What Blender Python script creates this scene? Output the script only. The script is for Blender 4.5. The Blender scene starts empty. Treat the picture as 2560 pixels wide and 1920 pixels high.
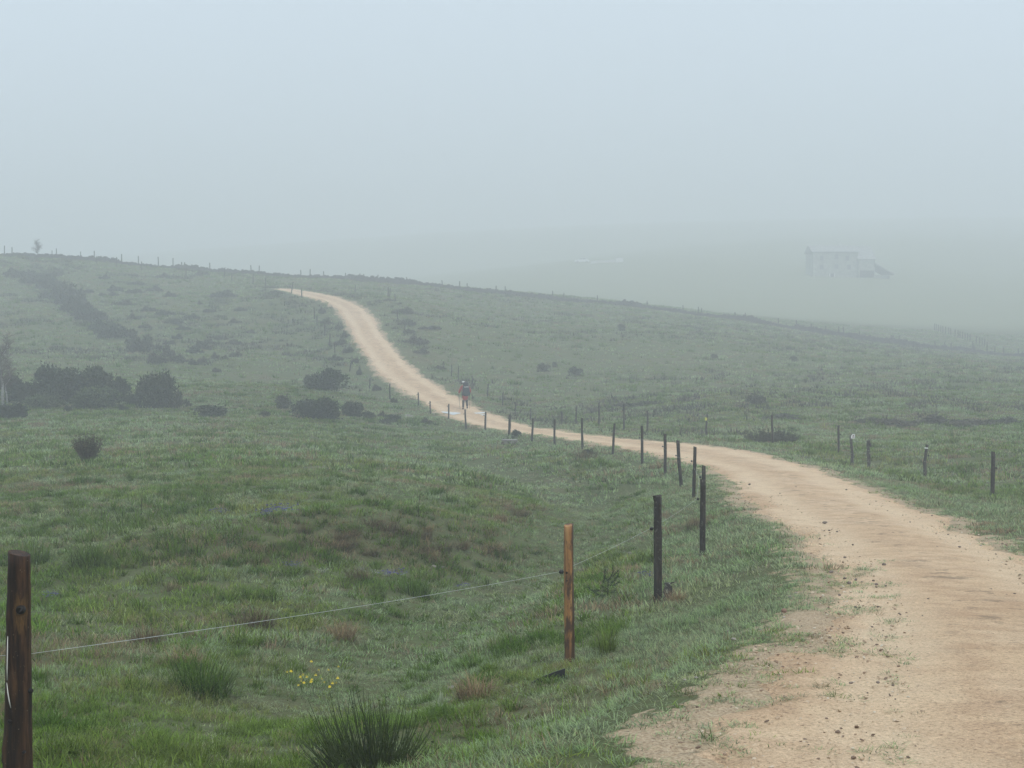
import bpy, bmesh, math, random
import numpy as np
from mathutils import Vector, Matrix

# ------------------------------------------------------------------ camera, sky, sun, exposure
SC = bpy.context.scene
COL = SC.collection
FPX = 3550.0                 # focal length in photograph pixels (2560 wide)
EYE = 1.65                   # eye height above the track where the photographer stands
PITCH = math.atan(110.0 / FPX)
cam = bpy.data.cameras.new("camera")
cam.sensor_width = 36.0
cam.lens = FPX / 2560.0 * 36.0
cam.clip_start = 0.1
cam.clip_end = 3000
camo = bpy.data.objects.new("camera", cam)
COL.objects.link(camo)
camo.location = (0, 0, EYE)
camo.rotation_euler = (math.radians(90) - PITCH, 0, 0)
SC.camera = camo

SUN_EL, SUN_AZ = math.radians(58), math.radians(150)
world = bpy.data.worlds.new("World")
SC.world = world
world.use_nodes = True
wn, wl = world.node_tree.nodes, world.node_tree.links
wn.clear()
w_out = wn.new("ShaderNodeOutputWorld")
w_bg = wn.new("ShaderNodeBackground")
w_sky = wn.new("ShaderNodeTexSky")
w_sky.sky_type = 'NISHITA'
w_sky.sun_disc = False
w_sky.sun_elevation = SUN_EL
w_sky.sun_rotation = SUN_AZ
w_sky.dust_density = 4.0
w_sky.air_density = 1.0
# an even blanket of stratus under that sky
w_mix = wn.new("ShaderNodeMix")
w_mix.data_type = 'RGBA'
w_mix.inputs[0].default_value = 0.86
w_mix.inputs[7].default_value = (8.6, 10.15, 11.7, 1)
wl.new(w_sky.outputs[0], w_mix.inputs[6])
wl.new(w_mix.outputs[2], w_bg.inputs[0])
w_bg.inputs[1].default_value = 0.075
wl.new(w_bg.outputs[0], w_out.inputs[0])

sun = bpy.data.lights.new("sun", 'SUN')
sun.energy = 1.5
sun.angle = math.radians(35)
sun.color = (1.0, 0.97, 0.92)
suno = bpy.data.objects.new("sun", sun)
COL.objects.link(suno)
suno.location = (0, -20, 60)
# the light comes from behind the camera's right shoulder, high up
sd = Vector((math.sin(SUN_AZ) * math.cos(SUN_EL), math.cos(SUN_AZ) * math.cos(SUN_EL), math.sin(SUN_EL)))
suno.rotation_euler = sd.to_track_quat('Z', 'Y').to_euler()

SC.view_settings.view_transform = 'Standard'
SC.view_settings.look = 'None'
SC.view_settings.gamma = 1.0
SC.view_settings.use_curve_mapping = False
SC.view_settings.exposure = 0.50
SC.render.engine = 'CYCLES'
SC.cycles.use_denoising = True
SC.cycles.max_bounces = 5
SC.cycles.diffuse_bounces = 2
SC.cycles.glossy_bounces = 2
SC.cycles.transmission_bounces = 3
SC.cycles.transparent_max_bounces = 6
SC.cycles.volume_bounces = 2
SC.cycles.use_adaptive_sampling = True
SC.cycles.adaptive_threshold = 0.012
SC.cycles.caustics_reflective = False
SC.cycles.caustics_refractive = False

RNG = np.random.default_rng(7)
random.seed(7)

# ------------------------------------------------------------------ photograph pixel -> place
SA, CA = math.sin(PITCH), math.cos(PITCH)
def ray(px, py):
    dx = (np.asarray(px, float) - 1280.0) / FPX
    dy = (960.0 - np.asarray(py, float)) / FPX
    return dx, CA + dy * SA, -SA + dy * CA
def P(px, py, D):
    x, y, z = ray(px, py)
    k = D / y
    return np.array([x * k, D + 0 * x, z * k + EYE]).T
def XD(px, D):
    return (px - 1280.0) / FPX * D      # pitch is under 2 degrees

# ------------------------------------------------------------------ value noise
def vnoise(x, y, seed=0):
    x = np.asarray(x, float); y = np.asarray(y, float)
    xi = np.floor(x).astype(np.int64); yi = np.floor(y).astype(np.int64)
    fx = x - xi; fy = y - yi
    fx = fx * fx * (3 - 2 * fx); fy = fy * fy * (3 - 2 * fy)
    def hsh(a, b):
        h = (a * 374761393 + b * 668265263 + seed * 1274126177) & 0xFFFFFFFF
        h = ((h ^ (h >> 13)) * 1274126177) & 0xFFFFFFFF
        h = h ^ (h >> 16)
        return (h & 0xFFFF) / 65535.0
    a = hsh(xi, yi); b = hsh(xi + 1, yi); c = hsh(xi, yi + 1); d = hsh(xi + 1, yi + 1)
    return (a * (1 - fx) + b * fx) * (1 - fy) + (c * (1 - fx) + d * fx) * fy
def fbm(x, y, seed=0, o=3):
    s = 0; a = 1.0; t = 0
    for k in range(o):
        s = s + a * vnoise(x * 2 ** k + 17.3 * k, y * 2 ** k - 9.1 * k, seed + k); t += a; a *= 0.5
    return s / t
def sstep(a, b, x):
    t = np.clip((x - a) / (b - a), 0, 1)
    return t * t * (3 - 2 * t)

# ------------------------------------------------------------------ fences: (top x, top y, base x, base y, distance, width px)
LEFT_POSTS = [
    (41.5, 1383, 42, 2110, 6.5, 60), (1422.5, 1313, 1424, 1646, 12.8, 25), (1646, 1240, 1646, 1513, 16.0, 21),
    (1758, 1199, 1759, 1392, 20.5, 15), (1760, 1164, 1761, 1306, 25.5, 9.5), (1738, 1117, 1736, 1246, 30.5, 9),
    (1695, 1102, 1704.5, 1219, 35.5, 9), (1663, 1085, 1664.5, 1189, 40.5, 8), (1605, 1065, 1606.5, 1159, 45.5, 7),
    (1537, 1059, 1532, 1136, 50, 6), (1454.5, 1045, 1457, 1128, 54, 6), (1386.5, 1048, 1386.5, 1116, 58, 5.5),
    (1332.5, 1046, 1330, 1113, 62, 5.5), (1275, 1036, 1272.5, 1098, 67, 6.5), (1214, 1030, 1213, 1087, 72, 5),
    (1162.5, 1024, 1165, 1080, 76, 4.5), (1122, 1010, 1121, 1056, 80, 4), (1075, 1004, 1076, 1042, 84, 3.5),
    (1045.5, 981, 1046, 1023, 88, 3.5), (974.5, 959, 974.5, 1007, 93, 3.5), (925, 946, 924, 983, 99, 3.2),
    (879, 902, 874, 935, 108, 3.6), (837, 858, 837, 888, 117, 3), (825.5, 834, 824, 867, 122, 3.4),
    (812, 812, 812, 841, 128, 3), (793, 788, 793, 818, 134, 3), (786, 768, 787, 799, 140, 3),
    (755, 722, 755, 745, 152, 3), (734, 702, 729, 731, 158, 2.6), (665, 694, 665, 716, 172, 2.6),
    (634, 684, 634, 710, 178, 2.4), (581, 682, 581, 703, 184, 2.2), (564, 667, 562, 691, 188, 2.4),
    (467, 668, 467, 692, 192, 2.2), (356, 654, 356, 677, 196, 2.2), (294, 632, 294, 664, 198, 2.2),
    (244, 640, 244, 658, 199, 2.0), (133, 626, 133, 647, 200, 2.0)]
RIGHT_POSTS = [
    (2485, 1130, 2485, 1255, 34, 10), (2318, 1112, 2315, 1200, 42, 8), (2173, 1100, 2173, 1177, 47, 8),
    (2130, 1087, 2131, 1162, 49, 7), (2097.5, 1064, 2098, 1135, 53, 5.5), (1930.5, 1038, 1933, 1110, 58, 5.5),
    (1768, 1036, 1767, 1091, 64, 5), (1618, 1027, 1620, 1085, 66, 5), (1561.5, 1008, 1559, 1075, 69, 4.4),
    (1498.5, 1006, 1497, 1068, 72, 4.6), (1440.5, 1014, 1441, 1061, 75, 4), (1404, 1029, 1405, 1061, 78, 4.5),
    (1326, 1021, 1327, 1051, 83, 4), (1288, 1005, 1290, 1037, 87, 4), (1258, 981, 1256, 1016, 91, 3.6),
    (1220, 959, 1219, 999, 96, 4), (1181, 939, 1182, 974, 100, 3.2), (1146, 915, 1146, 952, 104, 2.6),
    (1129, 912, 1129, 941, 108, 2.8), (1109, 903, 1109, 928, 112, 2.6), (1013, 805, 1013, 832, 128, 2.8),
    (994, 774, 994, 803, 134, 3), (988, 735, 988, 756, 150, 3), (971, 718, 971, 741, 156, 3.2),
    (976, 720, 975, 743, 155, 2.4), (889, 712, 889, 732, 168, 2.4)]
WALL_PTS = [(-700, 610, 212), (0, 640, 205), (177, 650, 205), (411, 670, 205), (538, 681, 205), (700, 692, 205), (858, 700, 203), (1017, 711, 200),
            (1175, 728, 197), (1396, 750, 195), (1545, 765, 194), (1707, 783, 192), (1870, 804, 191), (2015, 828, 190), (2235, 863, 188), (2387, 879, 186),
            (2560, 892, 185), (3100, 920, 180)]

# ------------------------------------------------------------------ terrain: thin plate through the places read from the photograph
CP = []
for t in LEFT_POSTS[1:]:
    CP.append(P(t[2], t[3], t[4]))
for t in RIGHT_POSTS:
    CP.append(P(t[2], t[3], t[4]))
for t in WALL_PTS:
    CP.append(P(*t))
for t in [
    # track bed
    (2100, 1900, 5.8), (1985, 1356, 20), (2400, 1330, 20), (1915, 1300, 25), (1843, 1229, 32), (2164, 1208, 33), (1785, 1176, 40), (1990, 1162, 42),
    (1650, 1134, 49), (1800, 1125, 52), (1540, 1108, 56), (1390, 1087, 63), (1260, 1066, 71), (1150, 1036, 79), (1163, 1016, 86), (1080, 985, 92), (1015, 948, 99),
    (960, 900, 110), (930, 850, 120), (900, 800, 133), (875, 765, 145), (800, 740, 158), (720, 722, 172),
    # hollow below the verge
    (1100, 1560, 17), (1350, 1385, 25.5), (1500, 1272, 36), (1330, 1200, 46), (1150, 1148, 58), (1020, 1100, 68),
    # bank and field left
    (560, 1345, 24), (700, 1330, 24.5), (850, 1312, 25), (1000, 1300, 25.2), (1120, 1318, 26.5), (1200, 1335, 28), (560, 1420, 21.5), (700, 1428, 21.8), (850, 1432, 22.2), (1000, 1434, 22.8), (1120, 1425, 24.2), (1230, 1400, 26.3), (1000, 1200, 33.5), (900, 1150, 43), (700, 1100, 56), (600, 1060, 66), (500, 1200, 34.5),
    (800, 1045, 75), (805, 972, 88), (100, 1100, 56), (0, 1300, 28), (100, 1400, 22.5), (150, 1485, 19.3), (500, 1480, 19.5), (300, 1650, 13.5),
    (600, 1800, 10.7), (100, 1850, 9), (870, 1890, 9.3), (1300, 1850, 8.8), (1600, 1800, 8.3), (1100, 1750, 11), (-300, 1500, 19), (-300, 1150, 48),
    # hill left
    (200, 1018, 78), (0, 1045, 72), (450, 1030, 76), (200, 900, 110), (100, 800, 140), (200, 720, 170), (0, 720, 170), (350, 740, 165), (500, 800, 140), (600, 900, 110),
    (600, 960, 93), (400, 940, 99), (-500, 1000, 80), (-500, 800, 140), (650, 780, 146), (500, 730, 170),
    # hillside right of the track
    (1400, 900, 120), (1300, 960, 104), (1500, 980, 98), (1750, 998, 86), (1750, 1060, 73), (2300, 1060, 72), (2100, 962, 102), (2500, 952, 106), (2500, 1020, 82),
    (2000, 860, 150), (1600, 820, 150), (1200, 800, 150), (1080, 760, 165), (2400, 900, 150), (2900, 1000, 90), (2900, 1180, 42), (2500, 1130, 50), (2300, 1300, 24),
    # beyond the wall
    (1500, 749, 228), (1900, 796, 226), (2350, 838, 222), (2000, 790, 265), (2000, 750, 305), (2080, 692, 355), (2500, 722, 340), (1470, 656, 420), (2200, 660, 420),
    (1800, 612, 520), (2500, 612, 520), (1200, 690, 420)]:
    CP.append(P(*t))
for t in [(0, 0, 0), (2, 3, -.03), (3.8, 3, -.05), (0, -8, .35), (4, -8, .35), (8, 0, .1), (9, 8, -.35), (-3, 0, -.35), (-6, -8, .0), (-2.3, 6.5, -.66), (-5, 5, -.75),
          (3.0, 10, -.42), (5.2, 10, -.45), (3.4, 15, -.84), (5.4, 15, -.86), (12, 20, -1.2), (20, 34, -2.2), (-10, 12, -1.3), (0, -60, 3), (-40, -60, 3), (40, -60, 3),
          (-60, 20, -1.8), (60, 20, -1.5), (-75, 260, 11), (-75, 420, 15), (0, 260, 9.5), (0, 320, 12), (-200, 300, 14), (-300, 700, 34), (0, 700, 50), (250, 700, 56), (0, 560, 31), (-400, 950, 50), (0, 950, 76), (400, 950, 84),
          (250, 300, 6), (300, 450, 22), (-150, 150, 4), (150, 120, -1.5)]:
    CP.append(np.array(t, float))
CP = np.array(CP)
_S = 40.0
def _U(r2):
    return np.where(r2 < 1e-12, 0, 0.5 * r2 * np.log(np.maximum(r2, 1e-12)))
def _tps_fit(pts, lam):
    n = len(pts)
    xy = pts[:, :2] / _S
    d2 = ((xy[:, None, :] - xy[None, :, :]) ** 2).sum(2)
    A = np.zeros((n + 3, n + 3))
    A[:n, :n] = _U(d2) + np.diag(lam)
    A[:n, n] = 1; A[:n, n + 1:] = xy
    A[n:, :n] = A[:n, n:].T
    b = np.zeros(n + 3); b[:n] = pts[:, 2]
    return np.linalg.solve(A, b)
_lam = 0.0001 * (1 + CP[:, 1].clip(0) / 6.0) ** 1.3
_W = _tps_fit(CP, _lam)
def h0(x, y):
    x = np.asarray(x, float); y = np.asarray(y, float)
    sh = x.shape
    x = x.ravel() / _S; y = y.ravel() / _S
    out = np.empty_like(x)
    cx, cy = CP[:, 0] / _S, CP[:, 1] / _S
    for i in range(0, len(x), 20000):
        xx, yy = x[i:i + 20000], y[i:i + 20000]
        d2 = (xx[:, None] - cx) ** 2 + (yy[:, None] - cy) ** 2
        out[i:i + 20000] = _U(d2) @ _W[:-3] + _W[-3] + _W[-2] * xx + _W[-1] * yy
    return out.reshape(sh)
_T = np.geomspace(3.0, 650, 700)
def hit0(px, py, hf=h0):
    px = np.atleast_1d(np.asarray(px, float)); py = np.atleast_1d(np.asarray(py, float))
    dx, dy, dz = ray(px, py)
    k = _T[None, :] / dy[:, None]
    X = dx[:, None] * k; Z = EYE + dz[:, None] * k
    Y = np.broadcast_to(_T[None, :], X.shape)
    below = Z < hf(X, Y)
    i = np.argmax(below, 1); i = np.where(below.any(1), np.maximum(i, 1), len(_T) - 1)
    a = _T[i - 1]; b = _T[i]
    for _ in range(14):
        m = 0.5 * (a + b)
        zz = EYE + dz / dy * m
        bl = zz < hf(dx / dy * m, m)
        b = np.where(bl, m, b); a = np.where(bl, a, m)
    return np.stack([dx / dy * b, b], 1)

# ------------------------------------------------------------------ the track's two edges (photograph pixels, laid on the terrain)
LE = [(2071, 1437), (1992, 1375), (1913, 1306), (1869, 1272), (1841, 1227), (1800, 1193), (1746, 1168), (1656, 1144.5), (1583, 1128), (1493, 1112), (1392, 1097.5),
      (1309, 1088.5), (1279, 1080), (1216, 1068), (1161, 1056), (1103, 1036), (1074, 1022), (1039, 995.6), (987, 964), (947, 938), (929, 912), (900, 871), (880, 834),
      (854, 796), (848, 776), (825, 761), (785, 749.7), (735, 735), (698, 722)]
RE = [(2560, 1380), (2384, 1299), (2236, 1251), (2178, 1227), (2092, 1186), (2006, 1165.5), (1937, 1148), (1855, 1130), (1782, 1119), (1710, 1106.6), (1602, 1097.5), (1493, 1086.7),
      (1385, 1074.8), (1312, 1061), (1279, 1053.5), (1219, 1033), (1175, 1016), (1132, 993), (1088, 958), (1045, 935), (1002, 891.5), (973, 851), (944, 813), (929, 784), (906, 764),
      (871, 750), (813, 737), (756, 726.5), (690, 716)]
LEw = hit0([p[0] for p in LE], [p[1] for p in LE])
REw = hit0([p[0] for p in RE], [p[1] for p in RE])
def mono(A):
    A = A.copy()
    for i in range(1, len(A)):
        A[i, 1] = max(A[i, 1], A[i - 1, 1] + 0.3)
    return A
LEw = mono(LEw); REw = mono(REw)
LEw = np.vstack([[(-.8, -30), (-.5, -8), (-.3, 0), (.2, 4.5), (.55, 6.3), (1.0, 7.3), (1.45, 8.0), (1.98, 8.8), (2.42, 9.8), (2.95, 11.7)], LEw])
REw = np.vstack([[(3.0, -30), (3.2, -8), (3.6, 0), (3.9, 4.5), (4.1, 6.5), (4.4, 8.6), (4.6, 10), (5.0, 12.4)], REw])
# centre line and half widths
def resample(A, n):
    d = np.r_[0, np.cumsum(np.hypot(*np.diff(A, axis=0).T))]
    t = np.linspace(0, d[-1], n)
    return np.stack([np.interp(t, d, A[:, 0]), np.interp(t, d, A[:, 1])], 1)
def smooth(A, k=2):
    for _ in range(k):
        B = A.copy(); B[1:-1] = (A[:-2] + 2 * A[1:-1] + A[2:]) / 4; A = B
    return A
def poly_near(Q, A):
    """nearest point on polyline A for each Q: distance, index+fraction"""
    best = np.full(len(Q), 1e18); bi = np.zeros(len(Q))
    for i in range(len(A) - 1):
        a, b = A[i], A[i + 1]; ab = b - a
        t = np.clip(((Q - a) @ ab) / (ab @ ab), 0, 1)
        d = ((Q - (a + t[:, None] * ab)) ** 2).sum(1)
        m = d < best
        best[m] = d[m]; bi[m] = i + t[m]
    return np.sqrt(best), bi
_L = smooth(resample(LEw, 400), 6); _R = smooth(resample(REw, 400), 6)
_d, _i = poly_near(_L, _R)
_k = _i.astype(int).clip(0, 398); _f = _i - _k
_Rn = _R[_k] * (1 - _f)[:, None] + _R[_k + 1] * _f[:, None]
CENT = smooth(resample(smooth((_L + _Rn) / 2, 8), 130), 3)
_dl, _ = poly_near(CENT, _L); _dr, _ = poly_near(CENT, _R)
HALF = np.clip((_dl + _dr) / 2, 1.25, 2.2)
for _ in range(4):
    HALF[1:-1] = (HALF[:-2] + 2 * HALF[1:-1] + HALF[2:]) / 4
CZ = h0(CENT[:, 0], CENT[:, 1])
for _ in range(6):
    CZ[1:-1] = (CZ[:-2] + 2 * CZ[1:-1] + CZ[2:]) / 4
def track(x, y):
    """signed distance to the track edge (negative inside) and track height"""
    x = np.asarray(x, float); sh = x.shape
    Q = np.stack([x.ravel(), np.asarray(y, float).ravel()], 1)
    d = np.empty(len(Q)); bi = np.empty(len(Q))
    for i in range(0, len(Q), 40000):
        d[i:i + 40000], bi[i:i + 40000] = poly_near(Q[i:i + 40000], CENT)
    k = np.arange(len(CENT))
    return (d - np.interp(bi, k, HALF)).reshape(sh), np.interp(bi, k, CZ).reshape(sh)
def ragged(x, y):
    return 0.55 * (fbm(x / 0.9, y / 0.9, 31, 3) - 0.5) + 0.5 * (fbm(x / 3.1, y / 3.1, 37, 2) - 0.5) + 0.40 * (fbm(x / 0.26, y / 0.26, 41, 2) - 0.5)
GULLY = hit0([850, 1000, 1180, 1330, 1440, 1490, 1440, 1330, 1180], [1720, 1600, 1500, 1405, 1330, 1275, 1232, 1195, 1150])
CREST = hit0([420, 560, 700, 850, 1000, 1120, 1200, 1260], [1365, 1345, 1330, 1312, 1300, 1318, 1335, 1352])
BANK = hit0([420, 560, 700, 850, 1000, 1120, 1230], [1405, 1392, 1388, 1382, 1378, 1380, 1375])
def pdist(x, y, A):
    Q = np.stack([np.ravel(x), np.ravel(y)], 1); d = np.full(len(Q), 99.0)
    m = (Q[:, 1] < 75) & (np.abs(Q[:, 0]) < 25) & (Q[:, 1] > 5)
    if m.any():
        d[m] = poly_near(Q[m], A)[0]
    return d.reshape(np.shape(x))
def h1(x, y):
    return h0(x, y) - 0.30 * np.exp(-(pdist(x, y, GULLY) / 1.1) ** 2) + 0.26 * np.exp(-(pdist(x, y, CREST) / 1.3) ** 2)
hit_bare = hit0
def hit0(px, py):
    return hit_bare(px, py, h1)
def hbase(x, y, want=False):
    z = h1(x, y)
    sdist, zt = track(x, y)
    w = sstep(1.3, 0.0, sdist)
    z = z * (1 - w) + zt * w
    far = sstep(25, 110, y)
    keep = sstep(0.1, 1.6, sdist)
    bump = 0.10 * (fbm(x / 1.1, y / 1.1, 3, 2) - 0.5) * (1 - far * 0.6) + 0.30 * (fbm(x / 4.2, y / 4.2, 5, 2) - 0.5) * (0.25 + 0.75 * far)
    z = z + bump * (0.06 + 0.94 * keep)
    return (z, sdist) if want else z
def hz(x, y):
    return float(hbase(np.array([float(x)]), np.array([float(y)]))[0])
def gpos(px, py):
    """where the ray through a photograph pixel meets the ground"""
    q = hit0(px, py)
    return q
# ------------------------------------------------------------------ material helpers
class NT:
    def __init__(s, name):
        s.m = bpy.data.materials.new(name); s.m.use_nodes = True
        s.t = s.m.node_tree; s.t.nodes.clear()
        s.out = s.t.nodes.new("ShaderNodeOutputMaterial")
    def n(s, typ, **kw):
        nd = s.t.nodes.new(typ)
        for k, v in kw.items():
            setattr(nd, k, v)
        return nd
    def l(s, a, b):
        s.t.links.new(a, b)
    def pos(s, obj=False):
        if obj:
            return s.n("ShaderNodeTexCoord").outputs['Object']
        return s.n("ShaderNodeNewGeometry").outputs['Position']
    def noise(s, vec, scale, detail=3, rough=0.55, stretch=None):
        if stretch:
            mp = s.n("ShaderNodeMapping"); mp.inputs['Scale'].default_value = stretch
            s.l(vec, mp.inputs[0]); vec = mp.outputs[0]
        nd = s.n("ShaderNodeTexNoise"); nd.inputs['Scale'].default_value = scale
        nd.inputs['Detail'].default_value = detail; nd.inputs['Roughness'].default_value = rough
        s.l(vec, nd.inputs['Vector'])
        return nd.outputs[0]
    def ramp(s, fac, stops):
        r = s.n("ShaderNodeValToRGB")
        e = r.color_ramp.elements
        while len(e) < len(stops):
            e.new(0.5)
        for q, (p, c) in zip(e, stops):
            q.position = p
            q.color = (c, c, c, 1) if isinstance(c, (int, float)) else (*c, 1)
        s.l(fac, r.inputs[0])
        return r.outputs[0]
    def mix(s, fac, a, b, mode='MIX'):
        m = s.n("ShaderNodeMix", data_type='RGBA', blend_type=mode)
        for v, i in ((fac, 0), (a, 6), (b, 7)):
            if isinstance(v, (int, float)):
                m.inputs[i].default_value = v
            elif isinstance(v, tuple):
                m.inputs[i].default_value = (*v, 1)
            else:
                s.l(v, m.inputs[i])
        return m.outputs[2]
    def bsdf(s, col, rough=0.7, spec=0.3, bump=None, bstr=0.4, bdist=0.02, metal=0.0):
        b = s.n("ShaderNodeBsdfPrincipled")
        if isinstance(col, tuple):
            b.inputs['Base Color'].default_value = (*col, 1)
        else:
            s.l(col, b.inputs['Base Color'])
        if isinstance(rough, (int, float)):
            b.inputs['Roughness'].default_value = rough
        else:
            s.l(rough, b.inputs['Roughness'])
        b.inputs['Specular IOR Level'].default_value = spec
        b.inputs['Metallic'].default_value = metal
        if bump is not None:
            u = s.n("ShaderNodeBump"); u.inputs['Strength'].default_value = bstr; u.inputs['Distance'].default_value = bdist
            s.l(bump, u.inputs['Height']); s.l(u.outputs[0], b.inputs['Normal'])
        s.l(b.outputs[0], s.out.inputs[0])
        return b
def flat_mat(name, col, rough=0.6, spec=0.3, var=0.15, scale=6.0, metal=0.0):
    t = NT(name)
    f = t.noise(t.pos(True), scale, 4)
    c = t.ramp(f, [(0.3, tuple(v * (1 - var) for v in col)), (0.7, tuple(min(1, v * (1 + var)) for v in col))])
    t.bsdf(c, rough, spec, metal=metal)
    return t.m

def leaf_mat(name, cols, trans=0.25, rnd=0.5, wscale=0.35, rough=0.5, spec=0.25, dry=None, blade=0.72):
    """cols: three colours mixed by place and by plant"""
    t = NT(name)
    pos = t.pos()
    n1 = t.noise(pos, wscale, 3)
    n2 = t.noise(pos, wscale * 5.3, 2)
    c = t.ramp(n1, [(0.36, cols[0]), (0.5, cols[1]), (0.66, cols[2])])
    oi = t.n("ShaderNodeObjectInfo")
    v = t.n("ShaderNodeHueSaturation")
    at = t.n("ShaderNodeAttribute"); at.attribute_name = "shade"      # every blade or leaf has its own tone
    mr = t.n("ShaderNodeMapRange"); mr.inputs['To Min'].default_value = 1 - rnd * 0.5; mr.inputs['To Max'].default_value = 1 + rnd * 0.5
    ad = t.n("ShaderNodeMath", operation='ADD'); t.l(oi.outputs['Random'], ad.inputs[0]); t.l(n2, ad.inputs[1])
    hf = t.n("ShaderNodeMath", operation='MULTIPLY'); hf.inputs[1].default_value = 0.5; t.l(ad.outputs[0], hf.inputs[0])
    t.l(hf.outputs[0], mr.inputs['Value'])
    ml = t.n("ShaderNodeMath", operation='MULTIPLY_ADD'); ml.inputs[1].default_value = blade; ml.inputs[2].default_value = 1.0
    t.l(at.outputs['Fac'], ml.inputs[0])
    mm = t.n("ShaderNodeMath", operation='MULTIPLY'); t.l(mr.outputs[0], mm.inputs[0]); t.l(ml.outputs[0], mm.inputs[1])
    t.l(mm.outputs[0], v.inputs['Value'])
    t.l(c, v.inputs['Color'])
    col = v.outputs[0]
    if dry is not None:
        # single straw coloured plants among the rest
        g = t.ramp(oi.outputs['Random'], [(dry[0], 0.0), (min(1, dry[0] + 0.05), 1.0)])
        col = t.mix(g, col, dry[1])
    b = t.bsdf(col, rough, spec)
    tr = t.n("ShaderNodeBsdfTranslucent"); t.l(col, tr.inputs[0])
    ms = t.n("ShaderNodeMixShader"); ms.inputs[0].default_value = trans
    t.l(b.outputs[0], ms.inputs[1]); t.l(tr.outputs[0], ms.inputs[2]); t.l(ms.outputs[0], t.out.inputs[0])
    return t.m

def ground_material():
    t = NT("meadow_soil")
    pos = t.pos()
    a = t.noise(pos, 0.16, 4); b = t.noise(pos, 1.3, 4); c = t.noise(pos, 9.0, 4)
    col = t.ramp(a, [(0.35, (0.088, 0.118, 0.042)), (0.52, (0.108, 0.128, 0.056)), (0.68, (0.130, 0.124, 0.062))])
    col = t.mix(t.ramp(b, [(0.42, 0.0), (0.68, 0.65)]), col, (0.072, 0.098, 0.032))
    col = t.mix(t.ramp(c, [(0.35, 0.5), (0.62, 0.0)]), col, (0.085, 0.075, 0.040))
    pa = t.n("ShaderNodeAttribute"); pa.attribute_name = "pasture"     # pale pasture beyond the wall, its colour lightened further to imitate fog
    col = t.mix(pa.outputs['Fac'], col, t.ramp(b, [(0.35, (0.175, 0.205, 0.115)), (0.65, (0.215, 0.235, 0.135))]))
    at = t.n("ShaderNodeAttribute"); at.attribute_name = "sandy"
    d = t.noise(pos, 5.5, 5, 0.7)
    ad = t.n("ShaderNodeMath", operation='ADD'); t.l(at.outputs['Fac'], ad.inputs[0]); t.l(d, ad.inputs[1])
    g = t.noise(pos, 60.0, 3, 0.7)
    sand = t.ramp(g, [(0.32, (0.22, 0.155, 0.10)), (0.5, (0.40, 0.30, 0.195)), (0.68, (0.54, 0.43, 0.30))])
    col = t.mix(t.ramp(ad.outputs[0], [(0.92, 0.0), (1.12, 0.95)]), col, sand)
    t.bsdf(col, 0.95, 0.1, bump=c, bstr=0.8, bdist=0.08)
    return t.m

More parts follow.
